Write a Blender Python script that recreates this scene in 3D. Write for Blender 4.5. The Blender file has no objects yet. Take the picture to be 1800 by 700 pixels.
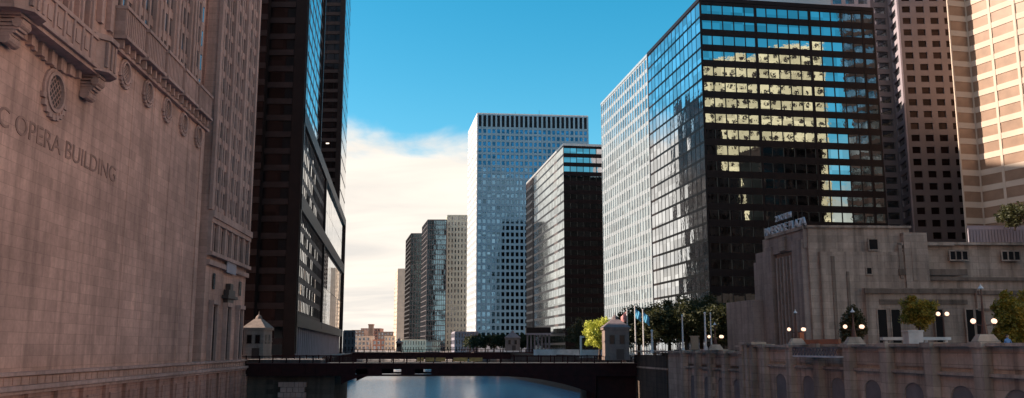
import bpy, math, random
from mathutils import Vector, Matrix
random.seed(7)
R = math.radians
scene = bpy.context.scene
COL = scene.collection

# ------------------------------------------------------------------ camera constants
F = 1578.0; PITCH = math.atan(262/1578.0); EYE = 11.2
CP, SP = math.cos(PITCH), math.sin(PITCH)
def kk(u, v):                                   # X/Y and (Z-EYE)/Y of the ray through photo pixel (u, v)
    dx = (u-900)/F; dy = (350-v)/F; den = CP-dy*SP
    return dx/den, (SP+dy*CP)/den
def at(u, v, Y):
    a, b = kk(u, v); return Vector((a*Y, Y, EYE+b*Y))
def proj(p):
    x, y, z = p[0], p[1], p[2]-EYE
    d = y*CP+z*SP
    if d < 1: return None
    return 900+F*x/d, 350-F*(z*CP-y*SP)/d, d

# ------------------------------------------------------------------ materials
def nt(m):
    m.use_nodes = True; t = m.node_tree; t.nodes.clear()
    o = t.nodes.new('ShaderNodeOutputMaterial'); b = t.nodes.new('ShaderNodeBsdfPrincipled')
    t.links.new(b.outputs[0], o.inputs[0]); return t, b
def N(t, kind, **kw):
    n = t.nodes.new(kind)
    for k, v in kw.items(): setattr(n, k, v)
    return n
def ramp(t, fac, c0, c1, p0=.3, p1=.7):
    r = t.nodes.new('ShaderNodeValToRGB'); r.color_ramp.elements[0].position = p0; r.color_ramp.elements[1].position = p1
    r.color_ramp.elements[0].color = (*c0, 1); r.color_ramp.elements[1].color = (*c1, 1)
    t.links.new(fac, r.inputs[0]); return r.outputs[0]
def mixc(t, fac, a, b, mode='MIX'):
    m = t.nodes.new('ShaderNodeMix'); m.data_type = 'RGBA'; m.blend_type = mode
    if isinstance(fac, (int, float)): m.inputs[0].default_value = fac
    else: t.links.new(fac, m.inputs[0])
    for i, x in ((6, a), (7, b)):
        if isinstance(x, tuple): m.inputs[i].default_value = (*x, 1)
        else: t.links.new(x, m.inputs[i])
    return m.outputs[2]
def posvec(t, sc=(1, 1, 1)):
    g = t.nodes.new('ShaderNodeNewGeometry'); mp = t.nodes.new('ShaderNodeMapping')
    mp.inputs['Scale'].default_value = sc; t.links.new(g.outputs['Position'], mp.inputs[0]); return mp.outputs[0]
def noise(t, vec, scale, detail=4, rough=.55):
    n = t.nodes.new('ShaderNodeTexNoise'); n.inputs['Scale'].default_value = scale
    n.inputs['Detail'].default_value = detail; n.inputs['Roughness'].default_value = rough
    t.links.new(vec, n.inputs['Vector']); return n.outputs[0]

def mat_plain(name, col, rough=.7, metal=0, var=.25, sc=.6, spec=.5):
    m = bpy.data.materials.new(name); t, b = nt(m)
    n = noise(t, posvec(t), sc, 5)
    c0 = tuple(x*(1-var) for x in col); c1 = tuple(min(1, x*(1+var)) for x in col)
    t.links.new(ramp(t, n, c0, c1), b.inputs['Base Color'])
    b.inputs['Roughness'].default_value = rough; b.inputs['Metallic'].default_value = metal
    b.inputs['Specular IOR Level'].default_value = spec
    return m
def mat_stone(name, col, d=(0, 1), bw=1.6, bh=.8, mortar=.25, streak=.35, var=.22, block=.08):
    """ashlar stone laid in courses along plan direction d, rain streaks and blotches"""
    m = bpy.data.materials.new(name); t, b = nt(m)
    g = t.nodes.new('ShaderNodeNewGeometry')
    dt = N(t, 'ShaderNodeVectorMath', operation='DOT_PRODUCT'); dt.inputs[1].default_value = (d[0], d[1], 0)
    t.links.new(g.outputs['Position'], dt.inputs[0])
    sp = t.nodes.new('ShaderNodeSeparateXYZ'); t.links.new(g.outputs['Position'], sp.inputs[0])
    cb = t.nodes.new('ShaderNodeCombineXYZ'); t.links.new(dt.outputs['Value'], cb.inputs[0]); t.links.new(sp.outputs[2], cb.inputs[1])
    br = t.nodes.new('ShaderNodeTexBrick'); t.links.new(cb.outputs[0], br.inputs['Vector'])
    br.inputs['Scale'].default_value = 1; br.inputs['Brick Width'].default_value = bw; br.inputs['Row Height'].default_value = bh
    br.inputs['Mortar Size'].default_value = .025; br.inputs['Mortar Smooth'].default_value = .4; br.inputs['Bias'].default_value = 0
    br.inputs['Color1'].default_value = (1-block, 1-block, 1-block, 1); br.inputs['Color2'].default_value = (1+block, 1+block, 1+block, 1)
    br.inputs['Mortar'].default_value = (1-mortar,)*3+(1,)
    n1 = noise(t, posvec(t), .09, 6, .6)
    c0 = tuple(x*(1-var) for x in col); c1 = tuple(x*(1+var) for x in col)
    base = ramp(t, n1, c0, c1, .32, .68)
    n2 = noise(t, posvec(t, (.9, .9, .05)), 1, 4)             # vertical rain streaks
    st = ramp(t, n2, (1-streak,)*3, (1.0,)*3, .3, .55)
    n3 = noise(t, posvec(t), 2.2, 5, .7)
    sp3 = ramp(t, n3, (.86,)*3, (1.08,)*3)
    c = mixc(t, 1, base, br.outputs['Color'], 'MULTIPLY'); c = mixc(t, 1, c, st, 'MULTIPLY'); c = mixc(t, 1, c, sp3, 'MULTIPLY')
    t.links.new(c, b.inputs['Base Color']); b.inputs['Roughness'].default_value = .85
    b.inputs['Specular IOR Level'].default_value = .25
    bp = t.nodes.new('ShaderNodeBump'); bp.inputs['Strength'].default_value = .35; bp.inputs['Distance'].default_value = .04
    t.links.new(n3, bp.inputs['Height']); t.links.new(bp.outputs[0], b.inputs['Normal'])
    return m
def mat_glass(name, tint, rough=.02, metal=1.0, wave=.006, var=.25, cell=3.0):
    """reflective coated glazing, pane to pane tone and slight bowing"""
    m = bpy.data.materials.new(name); t, b = nt(m)
    sn = N(t, 'ShaderNodeVectorMath', operation='SNAP'); sn.inputs[1].default_value = (cell,)*3
    t.links.new(posvec(t), sn.inputs[0])
    wn = t.nodes.new('ShaderNodeTexWhiteNoise'); t.links.new(sn.outputs[0], wn.inputs[0])
    c = ramp(t, wn.outputs[0], tuple(x*(1-var) for x in tint), tuple(min(1, x*(1+var)) for x in tint), 0, 1)
    t.links.new(c, b.inputs['Base Color'])
    b.inputs['Roughness'].default_value = rough; b.inputs['Metallic'].default_value = metal
    n = noise(t, posvec(t), .7, 2)
    bp = t.nodes.new('ShaderNodeBump'); bp.inputs['Strength'].default_value = 1; bp.inputs['Distance'].default_value = wave
    t.links.new(n, bp.inputs['Height']); t.links.new(bp.outputs[0], b.inputs['Normal'])
    return m
def mat_emit(name, col, s):
    m = bpy.data.materials.new(name); t, b = nt(m)
    b.inputs['Base Color'].default_value = (*col, 1); b.inputs['Emission Color'].default_value = (*col, 1)
    b.inputs['Emission Strength'].default_value = s; return m
def mat_leaf(name, c0, c1):
    m = bpy.data.materials.new(name); t, b = nt(m)
    n = noise(t, posvec(t), .9, 3, .6); n2 = noise(t, posvec(t), 7, 2)
    c = mixc(t, 1, ramp(t, n, c0, c1, .38, .62), ramp(t, n2, (.7,)*3, (1.25,)*3), 'MULTIPLY')
    t.links.new(c, b.inputs['Base Color']); b.inputs['Roughness'].default_value = .6
    tr = t.nodes.new('ShaderNodeBsdfTranslucent'); t.links.new(c, tr.inputs[0])
    mx = t.nodes.new('ShaderNodeMixShader'); mx.inputs[0].default_value = .35
    out = [n for n in t.nodes if n.type == 'OUTPUT_MATERIAL'][0]
    t.links.new(b.outputs[0], mx.inputs[1]); t.links.new(tr.outputs[0], mx.inputs[2]); t.links.new(mx.outputs[0], out.inputs[0])
    return m

def spec(m, v):
    [n for n in m.node_tree.nodes if n.type == 'BSDF_PRINCIPLED'][0].inputs['Specular IOR Level'].default_value = v
OD = Vector((-.0719, 1, 0)).normalized(); ON = Vector((OD.y, -OD.x, 0))
M = {}
M['opera'] = mat_stone('limestone_pink', (.53, .305, .24), (OD.x, OD.y), 2.1, 1.05, .30, .30, .26, .10)
M['opera_base'] = mat_stone('limestone_base', (.44, .225, .17), (OD.x, OD.y), 2.4, .62, .45, .35, .22, .1)
M['opera_trim'] = mat_stone('limestone_trim', (.47, .285, .235), (OD.x, OD.y), 3, 1.2, .15, .3, .2, .05)
M['bronze'] = mat_plain('dark_bronze', (.06, .035, .03), .5, .3)
M['letter'] = mat_plain('letter_shade_stone', (.29, .16, .125), .9)  # shade of incised letters put into the colour of raised ones
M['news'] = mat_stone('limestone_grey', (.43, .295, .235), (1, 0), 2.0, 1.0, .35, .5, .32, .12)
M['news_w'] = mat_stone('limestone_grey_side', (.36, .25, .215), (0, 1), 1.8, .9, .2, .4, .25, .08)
M['news_dark'] = mat_stone('limestone_stained_shaded', (.21, .14, .11), (1, 0), 2.0, 1.0, .35, .5, .4, .12)  # staining plus the weak shadow under mouldings, put into the colour
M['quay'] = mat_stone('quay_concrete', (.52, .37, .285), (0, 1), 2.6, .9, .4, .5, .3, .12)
M['quay_dark'] = mat_stone('quay_recess', (.10, .07, .055), (0, 1), 2.6, .9, .4, .5, .3, .12)  # shade inside the arch recesses put into a darker back wall colour
M['granite'] = mat_plain('brown_granite', (.020, .011, .010), .45, 0, .2)
M['granite2'] = mat_plain('brown_granite_band', (.042, .025, .023), .5, 0, .2)
M['black'] = mat_plain('black_metal', (.018, .011, .011), .4, .2, .2)
M['blackcore'] = mat_plain('dark_core', (.012, .008, .008), .6)
M['glass_h'] = mat_glass('glass_teal', (.42, .50, .50), .02, 1, .005, .25)
M['glass_hl'] = mat_glass('glass_silver', (.62, .66, .70), .03, 1, .012, .35)
M['glass_f'] = mat_glass('glass_pale', (.58, .66, .68), .08, 1, .01, .35)
M['glass_t1'] = mat_glass('glass_bronze', (.50, .52, .54), .02, 1, .003, .25)
M['glass_dark'] = mat_glass('glass_black', (.022, .013, .013), .08, .3, .01, .4)
M['glass_e'] = mat_glass('glass_grid', (.10, .20, .30), .03, 1, .008, .5)
M['glass_win'] = mat_glass('glass_window', (.22, .22, .24), .05, .8, .01, .5, 1.7)
M['bluewhite'] = mat_plain('shaded_white_precast', (.20, .34, .44), .6, 0, .08, .1)  # blue of the shaded north face put into the white frame's colour
M['white'] = mat_plain('white_precast', (.62, .60, .60), .6, 0, .08, .1)
M['silver'] = mat_plain('anodised_silver', (.42, .45, .48), .4, .4, .08, .3)
M['spand_f'] = mat_plain('pale_spandrel', (.52, .50, .49), .35, .5, .1, .3)
M['spand_dark'] = mat_plain('grey_spandrel', (.12, .09, .09), .4, .3)
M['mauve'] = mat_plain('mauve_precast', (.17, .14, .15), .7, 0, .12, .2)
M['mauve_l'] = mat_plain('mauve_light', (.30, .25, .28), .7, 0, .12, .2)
M['tan'] = mat_plain('tan_precast', (.42, .27, .18), .7, 0, .1, .2)
M['tan_win'] = mat_plain('tan_glazing', (.26, .16, .11), .35, .15, .15, .4)
M['tan_l'] = mat_plain('cream_precast', (.50, .38, .30), .7, 0, .08, .2)
M['gold'] = mat_plain('buff_stone', (.56, .46, .31), .8, 0, .12, .3)
M['beige'] = mat_plain('beige_concrete', (.56, .52, .42), .8, 0, .15, .2)
M['brick'] = mat_plain('red_brick', (.36, .17, .12), .9, 0, .3, .2)
M['brick2'] = mat_plain('brown_brick', (.30, .19, .14), .9, 0, .3, .2)
M['warmbeige'] = mat_plain('warm_concrete', (.58, .46, .36), .8, 0, .15, .2)
M['cyanglass'] = mat_glass('glass_cyan', (.52, .74, .80), .10, 1, .002, .2)
M['greyglass'] = mat_glass('glass_grey', (.16, .13, .14), .1, .9, .01, .3)
M['blueglass'] = mat_glass('glass_blue', (.26, .42, .52), .05, 1, .01, .25)
M['maroon'] = mat_plain('maroon_steel', (.028, .006, .006), .75, 0, .3, .8, .2)
M['maroon2'] = mat_plain('maroon_steel_edge', (.16, .06, .055), .5, .1, .3, .8)
M['goldpaint'] = mat_plain('gold_paint', (.42, .24, .07), .5, .2, .35, 2)
M['pole'] = mat_plain('white_pole', (.62, .56, .55), .5, 0, .05)
M['lampiron'] = mat_plain('lamp_iron', (.09, .035, .025), .6, .1)
M['globe'] = mat_emit('lamp_globe', (1, .64, .44), .9)
M['lit'] = mat_emit('lit_window', (1, .82, .66), 1.3)
M['bark'] = mat_plain('bark', (.07, .045, .035), .9)
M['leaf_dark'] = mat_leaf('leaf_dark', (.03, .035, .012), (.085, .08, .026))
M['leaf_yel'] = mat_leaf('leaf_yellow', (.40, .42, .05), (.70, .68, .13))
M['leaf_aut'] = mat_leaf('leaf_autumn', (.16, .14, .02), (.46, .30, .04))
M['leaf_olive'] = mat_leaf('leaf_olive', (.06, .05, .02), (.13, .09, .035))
M['paving'] = mat_plain('paving', (.20, .16, .15), .9, 0, .25, .5)
M['asphalt'] = mat_plain('asphalt', (.05, .045, .045), .9, 0, .25, .7)
M['roof'] = mat_plain('roof_gravel', (.16, .13, .12), .9)
M['pale'] = mat_plain('pale_paint', (.62, .55, .53), .6)
M['orange'] = mat_plain('orange_fabric', (.42, .14, .07), .8)
M['signmetal'] = mat_plain('sign_letters', (.50, .45, .49), .4, .3, .1)
M['flagblue'] = mat_plain('flag_blue', (.10, .36, .56), .8)
M['flagred'] = mat_plain('flag_pink', (.50, .22, .22), .8)
M['blueshirt'] = mat_plain('blue_shirt', (.14, .26, .50), .8)
M['skin'] = mat_plain('skin', (.45, .26, .19), .6)
M['hair'] = mat_plain('hair', (.04, .025, .02), .8)
M['denim'] = mat_plain('denim', (.05, .07, .13), .8)
M['copperroof'] = mat_plain('slate_roof', (.17, .12, .12), .6)
M['housestone'] = mat_stone('bridge_house_stone', (.23, .165, .145), (1, 0), 1.2, .6, .2, .3, .2)
M['housestone_l'] = mat_stone('bridge_house_stone_pale', (.24, .18, .155), (1, 0), 1.2, .6, .2, .3, .2)

for k_ in ('glass_dark', 'granite', 'granite2', 'black', 'blackcore'): spec(M[k_], .15)
# ------------------------------------------------------------------ mesh builder
class MB:
    def __init__(s): s.v = []; s.f = []
    def add(s, vs, fs):
        b = len(s.v); s.v += [tuple(x) for x in vs]; s.f += [tuple(b+i for i in f) for f in fs]; return s
    def hexa(s, c8): return s.add(c8, [(0, 3, 2, 1), (4, 5, 6, 7), (0, 1, 5, 4), (1, 2, 6, 5), (2, 3, 7, 6), (3, 0, 4, 7)])
    def box(s, x0, x1, y0, y1, z0, z1):
        return s.hexa([(x0, y0, z0), (x1, y0, z0), (x1, y1, z0), (x0, y1, z0), (x0, y0, z1), (x1, y0, z1), (x1, y1, z1), (x0, y1, z1)])
    def fbox(s, fr, a0, a1, n0, n1, z0, z1):       # box in a facade frame: along, outward, up
        P = lambda a, n, z: fr.p(a, n, z)
        return s.hexa([P(a0, n1, z0), P(a1, n1, z0), P(a1, n0, z0), P(a0, n0, z0), P(a0, n1, z1), P(a1, n1, z1), P(a1, n0, z1), P(a0, n0, z1)])
    def prism(s, poly, z0, z1, inset=0):
        n = len(poly); c = (sum(p[0] for p in poly)/n, sum(p[1] for p in poly)/n)
        top = [(p[0]+(c[0]-p[0])*inset, p[1]+(c[1]-p[1])*inset) for p in poly]
        return s.add([(p[0], p[1], z0) for p in poly]+[(p[0], p[1], z1) for p in top],
              [tuple(range(n))[::-1], tuple(range(n, 2*n))]+[(i, (i+1) % n, n+(i+1) % n, n+i) for i in range(n)])
    def lathe(s, cx, cy, prof, seg=12):
        b = len(s.v)
        for r, z in prof:
            for k in range(seg):
                a = 2*math.pi*k/seg; s.v.append((cx+r*math.cos(a), cy+r*math.sin(a), z))
        for i in range(len(prof)-1):
            for k in range(seg):
                k2 = (k+1) % seg; s.f.append((b+i*seg+k, b+i*seg+k2, b+(i+1)*seg+k2, b+(i+1)*seg+k))
        s.f.append(tuple(b+k for k in range(seg))[::-1]); s.f.append(tuple(b+(len(prof)-1)*seg+k for k in range(seg)))
        return s
    def tube(s, a, b, r0, r1, seg=8):
        a = Vector(a); b = Vector(b); d = (b-a).normalized()
        u = d.cross(Vector((0, 0, 1)) if abs(d.z) < .9 else Vector((1, 0, 0))).normalized(); w = d.cross(u)
        o = len(s.v)
        for p, r in ((a, r0), (b, r1)):
            for k in range(seg):
                t = 2*math.pi*k/seg; s.v.append(tuple(p+u*(r*math.cos(t))+w*(r*math.sin(t))))
        for k in range(seg): k2 = (k+1) % seg; s.f.append((o+k, o+k2, o+seg+k2, o+seg+k))
        s.f.append(tuple(o+k for k in range(seg))[::-1]); s.f.append(tuple(o+seg+k for k in range(seg)))
        return s
    def sphere(s, c, r, seg=12, rings=8):
        prof = [(max(.001, r*math.sin(math.pi*i/rings)), c[2]-r*math.cos(math.pi*i/rings)) for i in range(rings+1)]
        return s.lathe(c[0], c[1], prof, seg)
    def build(s, name, mat, parent=None, smooth=False):
        me = bpy.data.meshes.new(name)
        off = Vector((0, 0, 0)); p = parent
        while p: off += p.location; p = p.parent
        me.from_pydata([tuple(Vector(v)-off) for v in s.v], [], s.f); me.update()
        if smooth:
            for q in me.polygons: q.use_smooth = True
        me.materials.append(mat)
        o = bpy.data.objects.new(name, me); COL.objects.link(o)
        if parent: o.parent = parent
        return o
class Frame:
    def __init__(s, p0, p1):
        s.o = Vector((p0[0], p0[1], 0)); e = Vector((p1[0], p1[1], 0)); s.L = (e-s.o).length
        s.d = (e-s.o)/s.L; s.n = Vector((s.d.y, -s.d.x, 0))
    def p(s, a, n, z): q = s.o+s.d*a+s.n*n; return (q.x, q.y, z)
def tag(o, label=None, cat=None, group=None, kind=None):
    if label: o['label'] = label
    if cat: o['category'] = cat
    if group: o['group'] = group
    if kind: o['kind'] = kind
    return o
def empty(name, loc, label, cat, group=None):
    o = bpy.data.objects.new(name, None); COL.objects.link(o); o.location = loc; o.empty_display_size = .5
    return tag(o, label, cat, group)
def copy_tree(o, parent=None):
    c = o.copy(); COL.objects.link(c); c.parent = parent
    for ch in list(o.children): copy_tree(ch, c)
    return c

# ------------------------------------------------------------------ windows
def place_windows(root, wins, limit=100, name='window'):
    """wins: (centre, frame dir, w, h, material, tilt). The largest in the picture become parts, the rest one part."""
    def score(w):
        c, d, ww, hh, m, tl = w
        q = proj(c)
        if not q: return 0
        n = Vector((d.y, -d.x, 0)); view = (Vector((0, 0, EYE))-Vector(c)).normalized()
        cs = n.dot(view)
        if cs <= .01: return 0
        a = ww*hh*cs*(F/q[2])**2
        return a if (-10 < q[0] < 1810 and -10 < q[1] < 710) else a*1e-6
    wins = sorted(wins, key=score, reverse=True)
    sc = sum(1 for w in wins if score(w) > 1e-3)
    k = min(limit, sc); cache = {}
    for c, d, w, h, m, tl in wins[:k]:
        key = (round(w, 2), round(h, 2), m.name)
        if key not in cache:
            b = MB().box(-w/2, w/2, -.03, .03, -h/2, h/2)
            me = bpy.data.meshes.new(name); me.from_pydata(b.v, [], b.f); me.materials.append(m); cache[key] = me
        o = bpy.data.objects.new(name, cache[key]); COL.objects.link(o); o.parent = root
        o.location = Vector(c)-root.location
        o.rotation_euler = (tl[0], 0, math.atan2(d.y, d.x)+tl[1])
    rest = {}
    for c, d, w, h, m, tl in wins[k:]:
        b = rest.setdefault(m.name, (MB(), m))[0]
        mt = Matrix.Translation(Vector(c)) @ Matrix.Rotation(math.atan2(d.y, d.x)+tl[1], 4, 'Z') @ Matrix.Rotation(tl[0], 4, 'X')
        b.add([mt @ Vector(p) for p in ((-w/2, -.03, -h/2), (w/2, -.03, -h/2), (w/2, -.03, h/2), (-w/2, -.03, h/2))], [(0, 1, 2, 3)])
    for nm, (b, m) in rest.items():
        o = b.build(name, m, root); o['kind'] = 'stuff'

def lattice(wall, wins, fr, z0, z1, nc, nr, pw, sh, dep, glass, sp_dep=None, s0=0, s1=None, tilt=.004, ext=True,
            major=0, majw=None, sub=1, yaw=0.0, gaps=(), lo=0.0, seed=None, sash=.0, spbot=0.0):
    """piers and spandrels stand proud of the core; panes sit between them"""
    s1 = fr.L if s1 is None else s1; sp_dep = dep-.03 if sp_dep is None else sp_dep
    cw = (s1-s0)/nc; rh = (z1-z0)/nr; rnd = random.Random(seed if seed is not None else len(wins)+nc*31+nr)
    for i in range(nc+1):
        w = (majw if (major and i % major == 0) else pw)
        a = s0+i*cw; a0 = a-w/2; a1 = a+w/2; dd = dep+(.04 if (major and i % major == 0) else 0)
        if i == 0: a0 = s0
        if i == nc: a1 = s1+(dd if ext else 0)
        if a1-a0 > .001: wall.fbox(fr, a0, a1, 0, dd, z0, z1)
    for j in range(nr+1):
        z = z0+j*rh; b0 = z-sh/2+lo; b1 = z+sh/2+lo
        b0 = max(b0, z0); b1 = min(b1, z1)
        if b1-b0 > .001: wall.fbox(fr, s0+.002, s1-.002, 0, sp_dep, b0+.001, b1-.001)
    for j in range(nr):
        for i in range(nc):
            if (i, j) in gaps: continue
            m = glass(i, j) if callable(glass) else glass
            gw = cw-pw; gh = rh-sh
            for q in range(sub):
                c = fr.p(s0+i*cw+pw/2+gw*(q+.5)/sub, min(.06, dep*.4), z0+(j+.5)*rh+lo)
                wins.append((c, fr.d, gw/sub-(.06 if sub > 1 else 0), gh, m, (rnd.gauss(0, tilt), yaw+rnd.gauss(0, tilt))))

def building(name, label, cat, poly, z0, z1, faces, core='blackcore', wallmat='black', group=None, roof=True, roofmat='roof',
             par=1.2, limit=100, extra=None):
    c = (sum(p[0] for p in poly)/len(poly), sum(p[1] for p in poly)/len(poly))
    root = empty(name, (c[0], c[1], z0), label, cat, group)
    MB().prism(poly, z0-.3, z1-.4).build('core', M[core], root)
    walls = {}; wins = []
    for i, fs in enumerate(faces):
        if fs is None: continue
        fr = Frame(poly[i], poly[(i+1) % len(poly)])
        for f in (fs if isinstance(fs, list) else [fs]):
            f = dict(f); wm = f.pop('wall', wallmat)
            if wm not in walls: walls[wm] = MB()
            zz0 = f.pop('z0', z0); zz1 = f.pop('z1', z1)
            lattice(walls[wm], wins, fr, zz0, zz1, **f)
    for k, wmb in walls.items():
        wmb.build('wall', M[k], root)
    if roof:
        r = MB(); n = len(poly)
        big = [(c[0]+(p[0]-c[0])*1.012, c[1]+(p[1]-c[1])*1.012) for p in poly]
        r.prism(big, z1-.38, z1+par*.5); r.build('roof', M[roofmat], root)
    if extra: extra(root, wins)
    place_windows(root, wins, limit)
    return root

def text_mesh(name, body, size, mat, parent, fr, a0, a1, n, z, depth, h):
    cu = bpy.data.curves.new(name, 'FONT'); cu.body = body; cu.size = size; cu.extrude = depth
    tmp = bpy.data.objects.new(name, cu); COL.objects.link(tmp)
    dg = bpy.context.evaluated_depsgraph_get(); dg.update()
    me = bpy.data.meshes.new_from_object(tmp.evaluated_get(dg)); bpy.data.objects.remove(tmp)
    xs = [v.co.x for v in me.vertices]; ys = [v.co.y for v in me.vertices]
    x0, x1, y1 = min(xs), max(xs), max(ys)
    off = parent.location if parent else Vector((0, 0, 0))
    for v in me.vertices:
        p = fr.p(a0+(v.co.x-x0)/(x1-x0)*(a1-a0), n+v.co.z, z+v.co.y/y1*h)
        v.co = Vector(p)-off
    me.materials.clear(); me.materials.append(mat)
    o = bpy.data.objects.new(name, me); COL.objects.link(o); o.parent = parent
    return o

# =================================================================== SETTING
LB = lambda Y: -11.2-.145*Y          # left quay line south of the bridge
RB = lambda Y: 52.5-.15*Y            # right quay line south of the bridge
RN = lambda Y: 44.8-.125*Y           # right quay line north of the bridge
OW = lambda Y: -38.2-.0719*Y         # opera wall line
GZ = 9.0
g = MB()
left = [(-6000, -3000), (OW(-300)-1, -300), (OW(171)-1, 171), (OW(171)-1, 172), (LB(172), 172), (LB(600), 600), (-420, 760), (-6000, 900)]
right = [(6000, -3000), (6000, 9000), (-6000, 9000), (-6000, 960), (-380, 830), (RB(560)-60, 660), (RB(520), 520), (RB(172), 172), (RN(168), 168), (RN(-300), -300)]
for poly in (left, right):
    n = len(poly); b = len(g.v)
    g.v += [(p[0], p[1], GZ) for p in poly]+[(p[0], p[1], -2) for p in poly]
    g.f.append(tuple(range(b, b+n)))
    for i in range(n): j = (i+1) % n; g.f.append((b+i, b+j, b+n+j, b+n+i))
o = g.build('ground', M['paving'], None); tag(o, kind='structure')
# the faces of a concave n-gon are fine for Blender's own tessellation
w = MB().add([(-6000, -3000, 0), (6000, -3000, 0), (6000, 9000, 0), (-6000, 9000, 0)], [(0, 1, 2, 3)])
mw = bpy.data.materials.new('river_water'); t, b = nt(mw)
b.inputs['Base Color'].default_value = (.05, .30, .46, 1); b.inputs['Roughness'].default_value = .15; b.inputs['IOR'].default_value = 1.33
b.inputs['Specular IOR Level'].default_value = .8
n1 = noise(t, posvec(t, (.35, .8, 1)), 1.0, 4, .6); n2 = noise(t, posvec(t, (.05, .1, 1)), 1, 3)
bp = t.nodes.new('ShaderNodeBump'); bp.inputs['Strength'].default_value = .5; bp.inputs['Distance'].default_value = .35; t.links.new(n1, bp.inputs['Height'])
bp2 = t.nodes.new('ShaderNodeBump'); bp2.inputs['Strength'].default_value = .4; bp2.inputs['Distance'].default_value = .3; t.links.new(n2, bp2.inputs['Height'])
t.links.new(bp.outputs[0], bp2.inputs['Normal']); t.links.new(bp2.outputs[0], b.inputs['Normal'])
o = w.build('river', mw); tag(o, kind='structure')
# roads: Madison street and Monroe street over the banks, with kerbs
rd = MB()
for (x0, x1, y0, y1) in ((-600, -52, 173, 192), (27, 600, 173, 192), (-600, -66, 352, 366), (-2, 600, 352, 366)):
    rd.add([(x0, y0, GZ+.004), (x1, y0, GZ+.004), (x1, y1, GZ+.004), (x0, y1, GZ+.004)], [(0, 1, 2, 3)])
tag(rd.build('road', M['asphalt']), kind='structure')
kb = MB()
for (x0, x1, y) in ((27, 600, 172.7), (27, 600, 192), (-600, -52, 172.7), (-600, -52, 192)): kb.box(x0, x1, y, y+.3, GZ-.1, GZ+.13)
tag(kb.build('kerb', M['paving']), kind='structure')

# =================================================================== OPERA BUILDING (left)
ofr = Frame((OW(0), 0), (OW(171), 171))
S = lambda Y: Y*ofr.L/171.0
opera = empty('opera_building', ofr.p(90, -20, 0), 'pink limestone opera house with blind wall, round grilled windows and carved name', 'building')
OT = 112.0
core = MB()
core.fbox(ofr, S(-40), S(136.2), -60, 0, 9.1, 46)              # blind wall block
core.fbox(ofr, S(-40), S(96.5), -60, -.15, 46, OT)             # central tall block
core.fbox(ofr, S(96.5), S(136), -60, -.78, 46, OT-.01)
core.fbox(ofr, S(136.2), S(142.5), -59, -2.4, 9.1, OT-.02)     # dark groove
core.fbox(ofr, S(142.5), S(171), -60, -.2, 9.1, OT)
core.build('wall', M['opera'], opera)
base = MB()
base.fbox(ofr, S(-40), S(171.2), -55, .45, -1, 7.6)
k = 0; y = 20.0
while y < 171:                                                  # raised rusticated blocks between dark slots
    base.fbox(ofr, S(y), S(min(y+4.6, 171)), .4, .85, -1, 7.2); 
    base.fbox(ofr, S(y+.9), S(min(y+3.7, 171)), .8, 1.05, -1, 6.4)
    y += 6.2
base.build('base', M['opera_base'], opera)
tr = MB()
tr.fbox(ofr, S(-40), S(171.4), -2, 1.35, 7.55, 7.95)
tr.fbox(ofr, S(-40), S(171.4), -2, 1.05, 7.2, 7.5)
tr.fbox(ofr, S(-40), S(171.3), -2, .62, 7.95, 8.75)             # frieze
y = 20.0
while y < 171: tr.fbox(ofr, S(y), S(y+1.3), .6, .70, 8.0, 8.70); y += 1.6
tr.fbox(ofr, S(-40), S(171.4), -2, 1.0, 8.8, 9.12)
tr.build('cornice', M['opera_trim'], opera)
# shallow pilaster strips and panel seams on the blind wall
pl = MB()
for a_, b_, c_, d_ in ((104.95, 105.65, .05, 45.5), (112.65, 113.35, .05, 45.5), (120.35, 121.05, .05, 45.5), (128.25, 128.95, .05, 45.5), (134.6, 136.3, .16, 46.2), (66, 66.8, .08, 45.8)):
    MB().fbox(ofr, S(a_), S(b_), -.01, c_, 9.13, d_).build('pilaster', M['opera'], opera)
# round windows
def round_window(Y0, z, r):
    fr_ = MB(); seg = 28
    def ring(r0, r1, n0, n1):
        b = len(fr_.v)
        for k in range(seg):
            a = 2*math.pi*k/seg
            for rr, nn in ((r0, n0), (r0, n1), (r1, n1), (r1, n0)): fr_.v.append(ofr.p(S(Y0)+rr*math.cos(a), nn, z+rr*math.sin(a)))
        for k in range(seg):
            k2 = (k+1) % seg
            for q in range(4): fr_.f.append((b+4*k+q, b+4*k2+q, b+4*k2+(q+1) % 4, b+4*k+(q+1) % 4))
    ring(r*1.0, r*1.2, 0, .42); ring(r*1.2, r*1.42, 0, .24)
    for k in range(9):                                          # carved leaves below the ring
        a = R(200+k*17.5); fr_.fbox(ofr, S(Y0)+r*1.5*math.cos(a)-.2*r, S(Y0)+r*1.5*math.cos(a)+.2*r, 0, .34, z+r*1.5*math.sin(a)-.16*r, z+r*1.5*math.sin(a)+.16*r)
    w_ = fr_.build('round_window', M['opera_trim'], opera)
    gl = MB(); gl.add([ofr.p(S(Y0)+r*math.cos(2*math.pi*k/seg), .03, z+r*math.sin(2*math.pi*k/seg)) for k in range(seg)], [tuple(range(seg))])
    gl.build('pane', M['bronze'], w_)
    gr = MB()
    for k in range(-3, 4):
        o_ = k*r/3.3; L = math.sqrt(max(0, r*r-o_*o_))
        for sg in (1, -1):                                      # diagonal lattice
            ca, sa = math.cos(R(45))*sg, math.sin(R(45))
            p = lambda t, e: (S(Y0)+ca*t-sa*sg*(o_+e)*1.0, z+sa*t+ca*sg*(o_+e))
            q = [p(-L, -.07), p(L, -.07), p(L, .07), p(-L, .07)]
            nn = .10 if sg == 1 else .13
            gr.add([ofr.p(a_, nn, z_) for a_, z_ in q], [(0, 1, 2, 3)])
    gr.build('grille', M['opera_trim'], w_)
round_window(83.6, 35.5, 1.65)
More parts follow.
